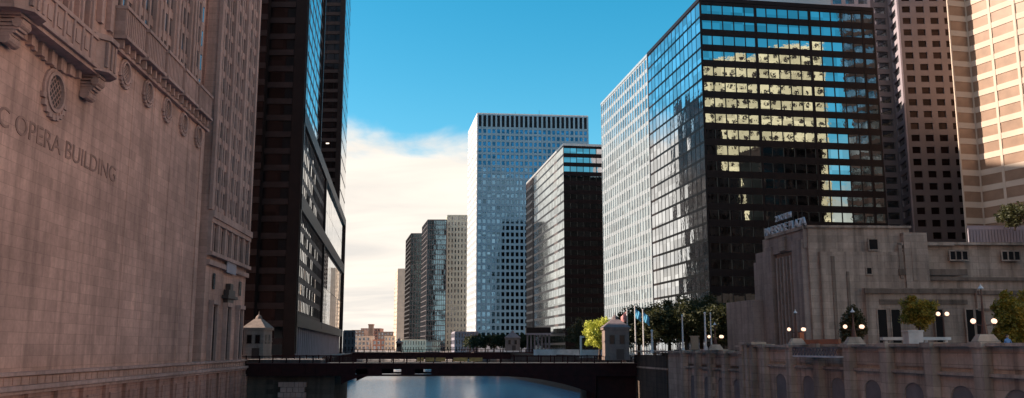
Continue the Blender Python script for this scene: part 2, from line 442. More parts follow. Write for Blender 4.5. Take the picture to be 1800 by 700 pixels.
for Y0 in (101.4, 109.5, 117.3, 125.0, 132.8): round_window(Y0, 43.0, 1.15)
# parapet balcony over the small round windows: five projecting fluted lengths
pb = MB()
for i in range(5):
    y0 = 97.4+i*7.75; y1 = y0+6.9
    pb.fbox(ofr, S(y0), S(y1), -.1, 1.5, 45.9, 46.3); pb.fbox(ofr, S(y0+.1), S(y1-.1), -.2, 1.2, 46.3, 49.4)
    pb.fbox(ofr, S(y0), S(y1), -.1, 1.45, 49.4, 49.8)
    k = y0+.2
    while k < y1-.3: pb.fbox(ofr, S(k), S(k+.3), 1.15, 1.3, 46.3, 49.4); k += .6
    pb.fbox(ofr, S(y1), S(y1+.85), -.1, .7, 45.8, 50.2)
    for b_ in (.5, 2.4, 4.3, 6.0): pb.fbox(ofr, S(y0+b_), S(y0+b_+.4), 0, 1.0, 44.9, 45.9)
pb.fbox(ofr, S(96.2), S(137.2), -.1, .55, 44.6, 45.0)
pb.build('parapet', M['opera_trim'], opera)
# main balcony
bal = MB()
bal.fbox(ofr, S(72), S(91.6), 0, 2.1, 39.50, 39.90); bal.fbox(ofr, S(72.3), S(91.3), 0, 1.75, 39.10, 39.50)
bal.fbox(ofr, S(75.4), S(88.4), 1.5, 1.8, 39.90, 42.50); bal.fbox(ofr, S(75.2), S(88.6), 1.3, 2.0, 42.50, 42.90)
for i in range(6):
    a = 76.2+i*2.1; bal.fbox(ofr, S(a), S(a+.35), 1.8, 1.98, 40.00, 42.50)
for i in range(5):
    a = 76.8+i*2.1; bal.fbox(ofr, S(a+.2), S(a+1.2), 1.78, 1.9, 40.60, 41.90)
for (a0, a1) in ((71.4, 75.4), (88.4, 92.4)):                    # corner bastions
    am = (a0+a1)/2
    poly = [ofr.p(S(a0), 0, 0)[:2], ofr.p(S(a0), 1.6, 0)[:2], ofr.p(S(a0+1.1), 2.6, 0)[:2], ofr.p(S(a1-1.1), 2.6, 0)[:2], ofr.p(S(a1), 1.6, 0)[:2], ofr.p(S(a1), 0, 0)[:2]][::-1]
    bal.prism(poly, 39.55, 42.70); bal.prism([(p[0], p[1]) for p in poly], 43.20, 43.40)
    big = [ofr.p(S(a0-.3), -.1, 0)[:2], ofr.p(S(a0-.3), 1.8, 0)[:2], ofr.p(S(a0+.9), 2.95, 0)[:2], ofr.p(S(a1-.9), 2.95, 0)[:2], ofr.p(S(a1+.3), 1.8, 0)[:2], ofr.p(S(a1+.3), -.1, 0)[:2]][::-1]
    bal.prism(big, 42.70, 43.20); bal.prism(big, 39.30, 39.60)
    for q in (.25, .5, .75): bal.fbox(ofr, S(a0+(a1-a0)*q)-.18, S(a0+(a1-a0)*q)+.18, 2.5, 2.75, 39.90, 42.60)
bo = bal.build('balcony', M['opera_trim'], opera)
for am in (73.4, 90.4):                                        # scroll brackets
    br = MB()
    for q in range(9):
        a = q/8*math.pi*.5; n1_ = 1.9*math.cos(a); z1_ = 39.2-1.9*math.sin(a)
        br.fbox(ofr, S(am)-.75, S(am)+.75, -.05, max(.3, n1_), z1_-.26, z1_)
    br.tube(ofr.p(S(am)-1.0, .55, 37.1), ofr.p(S(am)+1.0, .55, 37.1), .5, .5, 12)
    br.tube(ofr.p(S(am)-.9, 1.45, 38.5), ofr.p(S(am)+.9, 1.45, 38.5), .42, .42, 12)
    br.build('bracket', M['opera_trim'], bo)
# swag ornament under the balcony
sw = MB()
for i in range(12):
    a = 76.2+i*1.05; sw.fbox(ofr, S(a), S(a+.6), 0, .4+.2*(i % 2), 38.3-.6*math.sin(math.pi*i/11), 39.1)
sw.build('carving', M['opera_trim'], opera)
owins = []; dummy = MB()
def owin(Y0, w, n, z, h, m=None): owins.append((ofr.p(S(Y0), n, z), ofr.d, w, h, m or M['glass_win'], (random.gauss(0, .01), random.gauss(0, .01))))
pr = MB()
# tall windows over the main balcony
for i in range(5):
    Y0 = 78.0+i*2.6
    for z in (45.8, 51.5, 57.2, 62.9): owin(Y0, 1.25, -.1, z, 5.0, M['glass_win'])
for i in range(6):
    Y0 = 76.7+i*2.6; pr.fbox(ofr, S(Y0-.45), S(Y0+.45), -.14, .55, 42.6, 70); pr.fbox(ofr, S(Y0-.2), S(Y0+.2), .5, .8, 42.6, 69)
for z in (48.6, 54.3, 60.0): pr.fbox(ofr, S(76.7), S(89.7), -.14, .06, z-.35, z+.35)
for Y0 in (93.0, 95.6): pr.fbox(ofr, S(Y0-.4), S(Y0+.4), -.14, .45, 46.0, 76)
for Y0 in (72.0, 70.0): pr.fbox(ofr, S(Y0-.3), S(Y0+.3), -.14, .35, 43.0, 76)
# upper facade over the parapet: bays of three windows
for i in range(5):
    b0 = 97.6+i*7.75
    pr.fbox(ofr, S(b0-1.1), S(b0+1.1), -1.6, -.25, 46, OT-.5); pr.fbox(ofr, S(b0-.4), S(b0+.4), -.3, .0, 46, OT-2)
    for j in range(3):
        Y0 = b0+2.1+j*1.85
        for k in range(15): owin(Y0, 1.2, -.72, 51.0+k*3.9+.4, 2.7, M['glass_win'])
        if j < 2: pr.fbox(ofr, S(Y0+.92-.3), S(Y0+.92+.3), -1.6, -.5, 46, OT-1)
    for k in range(16): pr.fbox(ofr, S(b0+1.12), S(b0+6.63), -1.6, -.62, 49.1+k*3.9-.5, 49.1+k*3.9+.5)
# south pavilion
for i, Y0 in enumerate((142.9, 152.0, 161.2, 170.3)):
    pr.fbox(ofr, S(Y0-.65), S(Y0+.65), -.2, .35, 33.2, OT)
for i in range(3):
    b0 = 142.9+i*9.15
    for j in range(4):
        if j: pr.fbox(ofr, S(b0+.65+j*1.96-.3), S(b0+.65+j*1.96+.3), -.2, .08 if j != 2 else .2, 33.2, OT-1)
        for k in range(20): owin(b0+.65+(j+.5)*1.96, 1.2, -.12, 35.7+k*3.85, 2.5, M['glass_win'])
    for k in range(21): pr.fbox(ofr, S(b0+.66), S(b0+8.5), -.2, .0, 33.75+k*3.85-.55, 33.75+k*3.85+.55)
pr.fbox(ofr, S(142.5), S(171.3), -.2, .7, 32.0, 33.1); pr.fbox(ofr, S(142.5), S(171.3), -.2, .45, 31.2, 32.0)
pr.fbox(ofr, S(142.5), S(171.3), -.2, .7, 25.9, 26.5); pr.fbox(ofr, S(142.5), S(171.3), -.2, .35, 24.4, 25.2)
for i in range(7): pr.fbox(ofr, S(143.0+i*4.6-.5), S(143.0+i*4.6+.5), -.2, .35, 26.5, 31.2)
for i in range(6):
    for q in (-.95, .95): owin(145.3+i*4.6+q, 1.2, -.1, 28.6, 4.2, M['glass_dark'])
    pr.fbox(ofr, S(145.3+i*4.6-.3), S(145.3+i*4.6+.3), -.2, .1, 26.5, 31.2)
for Y0 in (147.3, 156.7, 166.1):                                # tall ground openings
    owin(Y0, 2.5, .06, 13.6, 8.6, M['glass_dark'])
    pr.fbox(ofr, S(Y0)-1.9, S(Y0)-1.27, -.2, .5, 9.13, 18.2); pr.fbox(ofr, S(Y0)+1.27, S(Y0)+1.9, -.2, .5, 9.13, 18.2)
    pr.fbox(ofr, S(Y0)-2.1, S(Y0)+2.1, -.2, .7, 18.2, 18.9)
for (Y0) in (147.3, 166.1): owin(Y0, 1.2, .0, 22.0, 2.6, M['glass_dark'])
pd = MB()                                                        # pediment ornament over the centre opening
pd.fbox(ofr, S(153.2), S(160.2), -.1, 1.0, 19.6, 20.1); pd.fbox(ofr, S(154.4), S(159.0), -.1, .8, 20.1, 21.1); pd.fbox(ofr, S(155.6), S(157.8), -.1, .7, 21.1, 22.2)
pd.fbox(ofr, S(154.6), S(158.8), -.1, .6, 18.9, 19.6)
pd.build('pediment', M['bronze'], opera)
MB().fbox(ofr, S(153.6), S(160.4), .36, .44, 24.0, 26.4).build('plaque', M['mauve_l'], opera)
pr.build('pier', M['opera_trim'], opera)
# groove: thin piers and dark glazing
gv = MB()
for Y0 in (137.6, 139.3, 141.0): gv.fbox(ofr, S(Y0-.2), S(Y0+.2), -2.4, -1.7, 9.2, OT-2)
gv.build('groove_pier', M['opera_base'], opera)
text_mesh('lettering', 'CIVIC OPERA BUILDING', 1, M['letter'], opera, ofr, S(68.2), S(101.0), .03, 29.9, .04, 1.75)
place_windows(opera, owins, 100)

# =================================================================== DARK TOWERS beyond the bridge (left)
TW = lambda Y: -22.2-.1313*Y
def wl(y): return (TW(y), y)
TD = Vector((-.1313, 1, 0)).normalized(); TNv = Vector((TD.y, -TD.x, 0))
T1, T2 = 147.0, 188.0
dt = empty('office_towers', (-80, 300, GZ), 'near black granite twin office towers joined by a glass fronted podium, left of the river', 'building')
xl = -112
corepolys = [([(xl, 198), (-66.6, 198), (-66.6, 200.6), (-57.2, 200.6), (-57.2, 203), wl(203), wl(250), (xl, 250)], GZ+8, T1),
             ([(xl, 250.1), wl(250.1), wl(386), (xl, 386)], GZ+8, 65.0),
             ([(xl, 342), (TW(340)-12.5, 342), (TW(340)-12.5, 340), wl(340), wl(385.9), (xl, 385.9)], 65.05, T2)]
for poly, a, b_ in corepolys: MB().prism(poly, a, b_).build('core', M['blackcore'], dt)
band = MB(); twins = []; gran = MB(); lampmb = MB()
FH = 3.95
# north side of tower one: three setback bays of bands
for (x0, x1, yy) in ((xl, -66.6, 198), (-66.6, -57.2, 200.6), (-57.2, TW(203), 203)):
    fr = Frame((x0, yy), (x1, yy)); L = fr.L
    z = 12.0; k = 0
    while z < T1:
        last = (yy == 203)
        band.fbox(fr, 0, L-(2.4 if last else 0), -.3, .35, z, z+1.35)
        nwin = max(1, int(L/3.1))
        for i in range(nwin):
            if z+FH < T1 and not (last and i == nwin-1):
                a = (i+.5)*L/nwin
                twins.append((fr.p(a, .08, z+1.35+(FH-1.35)/2), fr.d, L/nwin-.25, FH-1.4, M['glass_dark'], (random.gauss(0, .004), random.gauss(0, .004))))
                if random.random() < .03: lampmb.fbox(fr, a-.5, a+.4, .12, .16, z+FH-.75, z+FH-.45)
        z += FH; k += 1
    if last: gran.fbox(fr, L-2.3, L+.4, -.3, .5, GZ, T1)
# west face of tower one and podium: glazed grid
wfr = Frame(wl(203), wl(386)); Lw = wfr.L
wgrid = MB()
lattice(wgrid, twins, wfr, 66.0, T1, 6, 20, 1.3, 1.2, .05, M['glass_t1'], s0=2.0, s1=46, ext=False, tilt=.004, seed=3)
lattice(wgrid, twins, wfr, 19.0, 43.0, 18, 6, 1.1, 1.5, .05, M['glass_t1'], s0=2.0, s1=72, ext=False, tilt=.006, seed=5, yaw=.036)
lattice(wgrid, twins, wfr, 46.0, 63.0, 18, 4, 1.1, 1.5, .05, M['glass_t1'], s0=2.0, s1=72, ext=False, tilt=.006, seed=6, yaw=.036)
lattice(wgrid, twins, wfr, 19.0, 41.5, 14, 2, .12, .15, .05, M['glass_t1'], s0=73.5, s1=Lw-1, ext=False, tilt=.002, seed=8)
lattice(wgrid, twins, wfr, 46.0, 63.0, 14, 2, .12, .15, .05, M['glass_t1'], s0=73.5, s1=Lw-1, ext=False, tilt=.002, seed=9)
wgrid.build('mullion_grid', M['granite2'], dt)
gran.fbox(wfr, 0, 1.9, -.2, .6, 10, T1); gran.fbox(wfr, 46.1, 47.4, -.3, .6, 65.4, T1+.6)
gran.fbox(wfr, 0, Lw, -.2, .7, 63, 66.4); gran.fbox(wfr, 0, Lw, -.2, .7, 42.6, 46.3); gran.fbox(wfr, 72.1, 73.4, -.2, .65, 17, 63)
gran.fbox(wfr, 0, Lw, -.2, .6, 16, 18.8); gran.fbox(wfr, Lw-1, Lw+.5, -.3, .8, 9, 66)
gran.box(xl, TW(203), 198-.02, 250, T1+.02, T1+1.5)
gran.build('granite_frame', M['granite'], dt)
band.build('spandrel_band', M['granite2'], dt); band = MB()
# north side of tower two above the podium roof
for (x0, x1, yy) in ((xl, TW(340)-12.5, 342), (TW(340)-12.5, TW(340), 340)):
    fr = Frame((x0, yy), (x1, yy)); L = fr.L; z = 66.5
    while z < T2:
        band.fbox(fr, 0, L, -.3, .35, z, z+1.35)
        for i in range(max(1, int(L/3.1))):
            n_ = max(1, int(L/3.1))
            if random.random() < .08 and z+FH < T2: lampmb.fbox(fr, (i+.5)*L/n_-.6, (i+.5)*L/n_+.6, .12, .16, z+FH-.9, z+FH-.5)
            if z+FH < T2: twins.append((fr.p((i+.5)*L/n_, .08, z+1.35+1.3), fr.d, L/n_-.3, FH-1.4, M['glass_dark'], (random.gauss(0, .004), random.gauss(0, .004))))
        z += FH
f2 = Frame(wl(340), wl(386))
g2 = MB(); lattice(g2, twins, f2, 66.6, T2, 8, 18, .5, 1.0, .05, M['glass_t1'], ext=False); g2.build('mullion_grid', M['granite2'], dt)
c2 = MB(); c2.fbox(Frame((xl, 340), (TW(340), 340)), (TW(340)-xl)-1.3, (TW(340)-xl)+.6, -.6, .55, 66.5, T2+.5); c2.build('corner_column', M['granite'], dt)
band.build('spandrel_band', M['granite2'], dt); lampmb.build('ceiling_lights', M['lit'], dt)
cols = MB()                                                      # podium columns along the quay
s = 1.0
while s < Lw-1: MB().fbox(wfr, s, s+.8, -1.2, -.4, GZ, 16.2).build('column', M['mauve_l'], dt); s += 5.2
MB().prism([(xl+3, 206), (TW(206)-6, 206), (TW(384)-6, 384), (xl+3, 384)], GZ, 17.5).build('lobby', M['granite'], dt)
place_windows(dt, twins, 100)

# =================================================================== RIGHT BANK TOWERS
WX = lambda Y: 78.3-.153*Y
rd_ = Vector((-.153, 1, 0)).normalized(); rn_ = Vector((rd_.y, -rd_.x, 0))
def rp(Y, t): p = Vector((WX(Y), Y, 0))+rn_*t; return (p.x, p.y)
# black glass tower (near)
HT = 95.8
polyH = [rp(210, 0), rp(210, 45.6), rp(252, 45.6), rp(252, 0)]
building('glass_tower', 'black framed glass office tower with teal and golden reflections in its front', 'building', polyH, GZ, HT, [
    dict(nc=16, nr=22, pw=.16, sh=1.65, dep=.28, glass=M['glass_h'], major=5, majw=.6, tilt=.0035, z1=HT-.5),
    dict(nc=8, nr=22, pw=.3, sh=1.6, dep=.28, glass=M['glass_h'], z1=HT-.5),
    None,
    dict(nc=14, nr=22, pw=.22, sh=.62, dep=.12, glass=M['glass_hl'], tilt=.006, z1=HT-.5)],
    roofmat='black', extra=lambda root, wins: MB().prism([rp(216, 8), rp(216, 38), rp(246, 38), rp(246, 8)], HT, HT+5).build('plant_room', M['silver'], root))
# silver ribbed tower
polyG = [rp(252.6, 0), rp(252.6, 45.6), rp(306, 45.6), rp(306, 0)]
building('ribbed_tower', 'silver ribbed office tower with pale glass, between black tower and yellow tree', 'building', polyG, GZ, HT, [
    None, None, None,
    dict(nc=20, nr=22, pw=.5, sh=1.1, dep=.24, sp_dep=.1, glass=M['glass_f'], tilt=.004, z1=HT-.4, wall='silver')], roofmat='silver', par=.8)
# far twin with diagonal bands
polyF = [rp(370, 0), rp(370, 45), rp(461, 45), rp(461, 0)]
building('banded_tower', 'office tower with pale banded river front and dark end, right of the blue grid tower', 'building', polyF, GZ, HT, [
    dict(nc=16, nr=22, pw=.2, sh=1.7, dep=.3, glass=M['glass_h'], wall='black', z1=HT-.5),
    None, None,
    [dict(nc=22, nr=22, pw=.12, sh=1.0, dep=.08, glass=M['glass_f'], wall='spand_dark', s0=19.0, z1=HT-.4, tilt=.002),
     dict(nc=5, nr=22, pw=.9, sh=1.1, dep=.5, glass=M['glass_win'], wall='spand_dark', s0=0, s1=18.9, ext=False, z1=HT-.4)]],
    roofmat='spand_f')
# base colonnade and canopy of the far twin
# blue white grid tower
EX = Vector((1, .15, 0)).normalized()
p0 = (-20.8, 530.0); p1 = (46.4, 530.0+67.2*.10)
pz = 145.0
polyE = [p0, p1, (p1[0]-8, p1[1]+48), (p0[0]-7.7, p0[1]+48)]
building('grid_tower', 'tall white framed tower with a fine grid of small blue windows, in the centre', 'building', polyE, GZ, 152, [
    [dict(nc=24, nr=33, pw=1.05, sh=1.45, dep=.5, glass=M['glass_e'], z0=GZ+4, z1=pz-2, wall='bluewhite', tilt=.003),
     dict(nc=24, nr=1, pw=1.05, sh=1.2, dep=.5, glass=M['glass_dark'], z0=pz-1.9, z1=151.5, wall='bluewhite')],
    None, None,
    [dict(nc=16, nr=33, pw=1.5, sh=1.6, dep=.5, glass=M['glass_f'], z0=GZ+4, z1=151.5, wall='white')]],
    core='white', roofmat='white', par=.6,
    extra=lambda root, wins: [MB().tube((x, 545, 152), (x, 545, 152+h), .12, .08, 6).build('antenna', M['black'], root) for x, h in ((2, 5), (8, 4), (17, 6), (25, 4))])

# =================================================================== FAR CENTRE TOWERS
def far(name, label, X0, X1, Y, top, nc, nr, wall, glass, pw, sh, depth=40, skew=-.2, lf=None, roofm=None, dep=.4, group=None):
    poly = [(X0, Y), (X1, Y), (X1+skew*depth, Y+depth), (X0+skew*depth, Y+depth)]
    return building(name, label, 'building', poly, GZ, top, [dict(nc=nc, nr=nr, pw=pw, sh=sh, dep=dep, glass=glass, wall=wall, tilt=.003), None, None,
        dict(nc=max(4, int(depth/4)), nr=nr, pw=(lf or {}).get('pw', pw), sh=(lf or {}).get('sh', sh), dep=dep, glass=(lf or {}).get('glass', glass), wall=(lf or {}).get('wall', wall))],
        core=wall, wallmat=wall, roofmat=roofm or wall, par=.8, group=group)
def XX(u, v, Y): return kk(u, v)[0]*Y
far('beige_tower', 'beige concrete tower with small square windows, beside the white grid tower', XX(786, 450, 625), XX(832, 450, 625), 625, at(800, 379, 625).z, 8, 24, 'beige', M['glass_win'], 1.5, 1.6, 40, -.12)
far('blue_glass_tower', 'blue glass tower joined to the left of the beige concrete tower', XX(751, 450, 615), XX(784, 450, 615), 615, at(770, 387, 615).z, 9, 26, 'spand_dark', M['blueglass'], .25, .5, 36, -.2)
far('curved_glass_tower', 'slim dark tower with a shining cyan glass front, left of the blue glass one', XX(722, 450, 680), XX(751, 450, 680), 680, at(730, 411, 680).z, 6, 26, 'spand_dark', M['cyanglass'], .5, .5, 45, -.2, lf=dict(glass=M['greyglass'], wall='black', pw=.4, sh=1.0))
far('stepped_tower', 'warm beige tower, leftmost tall one against the pale sky', XX(699, 520, 800), XX(716, 520, 800), 800, at(705, 473, 800).z, 4, 20, 'warmbeige', M['glass_win'], 2.2, 2.4, 36, -.18)
far('narrow_tower', 'thin grey brown tower rising just left of the warm beige tower', XX(695.5, 520, 860), XX(701, 520, 860), 860, at(700, 502, 860).z, 3, 16, 'warmbeige', M['glass_win'], 1.8, 2.0, 30, -.16)
# low city beyond the river bend
lows = [(604, 622, 596, 950, 'brick', 'low red brick block with rows of windows, leftmost at the end of the river'), (618, 640, 581, 1100, 'brick2', 'brown warehouse with flat roof behind the leftmost low brick block'),
        (634, 668, 578, 1180, 'brick', 'long red brick warehouse in the far distance, widest of the low blocks'), (664, 690, 584, 1080, 'brick2', 'brown brick loft block just left of the thin far tower'),
        (622, 650, 592, 880, 'warmbeige', 'pale low block with dark windows in front of the brick warehouses'), (655, 684, 598, 860, 'brick', 'small red brick block close to the far bridge, right of the pale one'),
        (676, 700, 592, 820, 'warmbeige', 'pale low building at the foot of the warm beige tower')]
for (u0, u1, v, Y, mt, lb) in lows:
    x0, x1 = XX(u0, 600, Y), XX(u1, 600, Y); z = at(650, v, Y).z
    nr = max(2, int((z-GZ)/3.8)); nc = max(4, int((x1-x0)/3.4))
    building('warehouse', lb, 'building', [(x0, Y), (x1, Y), (x1, Y+30), (x0, Y+30)], GZ, z, [dict(nc=nc, nr=nr, pw=1.5, sh=1.6, dep=.3, glass=M['glass_win'], wall=mt), None, None, None],
             core=mt, roofmat=mt, group='low blocks in the far distance', limit=30)
x0, x1 = XX(647, 600, 1150), XX(655, 600, 1150)
ch = empty('stair_tower', (x0, 1150, GZ), 'brown brick tower with cap rising above the long far warehouse', 'tower')
MB().box(x0, x1, 1150, 1158, GZ, at(650, 572, 1150).z).build('shaft', M['brick2'], ch); MB().box(x0-.5, x1+.5, 1149.5, 1158.5, at(650, 572, 1150).z, at(650, 571, 1150).z+.8).build('cap', M['brick'], ch)
# tower row on the left far side, behind the dark podium end
far('quay_block', 'small dark grey stone block at the far end of the black towers', XX(604, 600, 440), XX(623, 600, 440), 440, at(610, 582, 440).z, 3, 3, 'mauve', M['glass_win'], 1, 1.2, 20, -.15)
far('low_annex', 'low bluish grey annex at the foot of the white grid tower', XX(800, 600, 500), XX(840, 600, 500), 500, at(810, 584, 500).z, 8, 3, 'mauve_l', M['glass_win'], 1, 1.3, 20, -.15)
far('riverside_block', 'low pale block with cream top between far towers and bridge', XX(706, 600, 560), XX(748, 600, 560), 560, at(730, 598, 560).z, 9, 2, 'warmbeige', M['glass_win'], 1.2, 1.4, 24, -.15)

# =================================================================== UPPER RIGHT TOWERS
def PXY(u, v, Y): p = at(u, v, Y); return (p.x, p.y)
# mauve tower with square windows, folded front
YI = 262
a = PXY(1546, 300, YI-2.6); b1 = PXY(1583, 300, YI-2.0); c1 = PXY(1600, 300, YI-12); d1 = PXY(1700, 300, YI-12)
polyI = [a, b1, c1, d1, (d1[0]+2, YI+30), (a[0]+5, YI+30)]
zi0, zi1 = 30.0, 128.0
building('mauve_tower', 'mauve concrete tower with square dark windows and a folded front, behind the black glass tower', 'building', polyI, GZ, zi1, [
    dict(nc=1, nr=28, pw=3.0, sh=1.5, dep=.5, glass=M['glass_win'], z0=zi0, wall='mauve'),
    dict(nc=1, nr=28, pw=3.2, sh=1.4, dep=.5, glass=M['glass_win'], z0=zi0, wall='mauve_l'),  # lighter colour stands in for skylight on the left-facing fold
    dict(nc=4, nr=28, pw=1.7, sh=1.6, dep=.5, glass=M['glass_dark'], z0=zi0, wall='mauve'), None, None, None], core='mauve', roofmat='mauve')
building('shade_slab', 'grey slab added to shade the mauve tower, behind the black glass tower, its top just showing', 'building', [(84, 256), (107, 256), (107, 276), (84, 276)], GZ, 138,  # slab added to keep the sun off the mauve tower
    [dict(nc=6, nr=30, pw=1.2, sh=1.4, dep=.3, glass=M['glass_win'], wall='mauve_l'), None, None, None], core='mauve_l', roofmat='mauve_l', limit=20)
# tan banded tower, partly sunlit
YJ = 205
j0 = PXY(1688, 300, YJ-1.2); j1 = PXY(1722, 300, YJ)
j1v = Vector((j1[0], j1[1], 0)); jd = Vector((.42, -1, 0)).normalized()
j2 = j1v+jd*12.5; j3 = j2+Vector((2.2, .7, 0)); j4 = j3+jd*10
polyJ = [j0, j1, (j2.x, j2.y), (j4.x, j4.y), (j4.x+45, j4.y+14), (j0[0]+30, j0[1]+50)]
def jface(nc, wall='tan_l', s1=None): return dict(nc=nc, nr=24, pw=.65, sh=1.35, dep=.3, sp_dep=.22, glass=M['tan_win'], z0=25, z1=115, wall=wall, tilt=.001)
building('tan_tower', 'tan banded tower at the right edge, its upper floors glowing in sunlight', 'building', polyJ, GZ, 115,
    [jface(1), jface(2), jface(1), None, None, None], core='tan', roofmat='tan')
# grey roof structure of the tan tower's podium
building('podium_block', 'low grey ribbed roof block at the foot of the tan tower', 'building', [PXY(1700, 400, 178), PXY(1830, 400, 178), PXY(1830, 400, 198), PXY(1700, 400, 198)], GZ, at(1750, 402, 178).z,
    [dict(nc=24, nr=1, pw=.5, sh=.6, dep=.3, glass=M['spand_dark'], z0=28, wall='mauve_l'), None, None, None], core='mauve', roofmat='mauve_l', limit=24)

# =================================================================== LIMESTONE BUILDING lower right
NY = 135.0
nb = empty('limestone_hall', (60, 140, GZ), 'stepped pinkish limestone art deco hall with rooftop letters, lower right behind the quay', 'building')
nw = Frame((44.8, NY), (140, NY+4.0))                           # long side facing the camera
ne = Frame((44.8-.153*16, NY+16), (44.8, NY))                   # narrow side facing the river
zt = 29.2
def zat(u, v, Y=NY): return at(u, v, Y).z
mb = MB()
mb.prism([(44.8, NY), (60.5, NY+.66), (60.5, NY+16), (44.8-.153*16, NY+16)], GZ, zt)                # tall head block
mb.prism([(60.4, NY+.9), (140, NY+4.2), (140, NY+30), (60.4, NY+30)], GZ, zat(1700, 430))            # long wing
mb.prism([(59, NY-.6), (62.6, NY-.45), (62.6, NY+10), (59, NY+10)], GZ, zt-.8)
mb.fbox(nw, 1.4, 15.5, -1, .8, GZ, 25.5)
mb.fbox(nw, 15.5, 95, -1, .6, GZ, 21.2)
mb.fbox(nw, 7.5, 24, -1, 1.8, GZ, 20.0)
mb.fbox(nw, 24, 95, -1, 2.4, GZ, 19.6)
mb.build('wall', M['news'], nb)
me_ = MB()
me_.fbox(ne, -3.0, 1.5, -8, .4, GZ, 25.6); me_.fbox(ne, -1.2, 3.0, -8, .8, GZ, 27.0)
me_.fbox(ne, 12.4, 15.7, -1, .9, GZ, 27.5); me_.fbox(ne, 3.0, 5.0, -1, .9, GZ, 27.5)
for s_ in (6.2, 7.4, 8.6, 9.8, 11.0): me_.fbox(ne, s_, s_+.5, -.5, .7, GZ, 25.5)
me_.fbox(ne, 2.8, 15.9, -1, .6, 26.2, zt-.2)
me_.prism([(40.0, NY+15), (46, NY+15), (45, NY+26), (38.2, NY+26)], GZ, zat(1330, 527, 150))
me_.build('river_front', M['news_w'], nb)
tr = MB()
tr.fbox(nw, -.3, 15.9, -.5, .35, zt, zt+.35); tr.fbox(nw, 15.9, 95.5, -.5, .75, zat(1700, 430), zat(1700, 430)+.4)
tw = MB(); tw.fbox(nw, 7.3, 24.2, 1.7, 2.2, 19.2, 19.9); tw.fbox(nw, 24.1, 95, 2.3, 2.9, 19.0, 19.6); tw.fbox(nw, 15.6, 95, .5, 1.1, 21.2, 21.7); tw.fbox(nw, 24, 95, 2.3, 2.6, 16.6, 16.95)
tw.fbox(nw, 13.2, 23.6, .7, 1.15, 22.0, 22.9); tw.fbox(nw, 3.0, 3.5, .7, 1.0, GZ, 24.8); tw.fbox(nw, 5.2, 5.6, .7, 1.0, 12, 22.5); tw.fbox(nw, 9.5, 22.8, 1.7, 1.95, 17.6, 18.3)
tw.build('stained_shaded_moulding', M['news_dark'], nb)
tr.fbox(nw, 15.2, 16.0, .5, 1.3, 21.2, 27.0); tr.fbox(nw, 13.4, 13.9, .7, 1.0, 21.5, 26.8); tr.fbox(nw, 13.4, 22, .7, 1.0, 26.5, 26.9)
tr.fbox(ne, 2.6, 16, .5, .75, zt-.2, zt+.3)
tr.fbox(ne, 8.0, 10.2, .55, .95, 26.4, 28.6)
tr.build('moulding', M['news'], nb)
nwin = []
def nwn(s_, n_, z, w, h, m='blackcore', fr=nw): nwin.append((fr.p(s_, n_, z), fr.d, w, h, M[m], (0, 0)))
nwn(9.6, .86, 26.6, 1.3, 1.5)
nwn(8.7, -.0+.86, 22.6, .7, .9)
for u in (1590, 1600): nwn((XX(u, 447, NY)-44.8), .66, zat(1600, 447), .75, 1.25)
for u0 in (1676, 1770):
    for k in range(3): nwn(XX(u0+k*11, 449, NY)-44.8, .66, zat(1680, 449), .75, 1.25)
for u in (1543, 1567): nwn(XX(u, 560, NY)-44.8, 2.46 if XX(u, 560, NY)-44.8 > 24 else 1.86, 14.2, 1.3, 5.2)
for u in (1695, 1712, 1640, 1752, 1778): nwn(XX(u, 560, NY)-44.8, 2.46, 14.2, 1.1, 5.2)
nwn(8.2, .2, 18.5, 2.1, 13, 'blackcore', ne)
for wdat in list(nwin):                                         # shallow stone reveal round each opening
    c, d, w_, h_, m_, t_ = wdat
    f_ = Frame((c[0]-d.x, c[1]-d.y), (c[0]+d.x, c[1]+d.y)); wf = MB()
    wf.fbox(f_, 1-w_/2-.16, 1-w_/2, -.1, .1, c[2]-h_/2, c[2]+h_/2); wf.fbox(f_, 1+w_/2, 1+w_/2+.16, -.1, .1, c[2]-h_/2, c[2]+h_/2)
    wf.fbox(f_, 1-w_/2-.2, 1+w_/2+.2, -.1, .16, c[2]-h_/2-.2, c[2]-h_/2); wf.fbox(f_, 1-w_/2-.18, 1+w_/2+.18, -.1, .12, c[2]+h_/2, c[2]+h_/2+.16)
    wf.build('window_surround', M['news'], nb)
place_windows(nb, nwin, 60)
sgn = empty('rooftop_sign', ne.p(8, .2, zt+.35), 'pale rooftop letters on a frame along the edge of the limestone hall', 'sign')
MB().fbox(ne, 1.6, 15.9, -.35, -.1, zt+.32, zt+.5).build('frame', M['black'], sgn)
fb = MB()
for s_ in (2, 5, 8, 11, 14): fb.fbox(ne, s_, s_+.12, -.4, -.28, zt+.3, zt+3.2)
fb.build('posts', M['black'], sgn)
text_mesh('lettering', 'RIVERSIDE PLAZA', 1, M['signmetal'], sgn, ne, 1.2, 15.8, .0, zt+.45, .14, 1.35)
text_mesh('lettering', '2 NORTH', 1, M['signmetal'], sgn, ne, 5.4, 11.0, .0, zt+2.35, .12, .95)

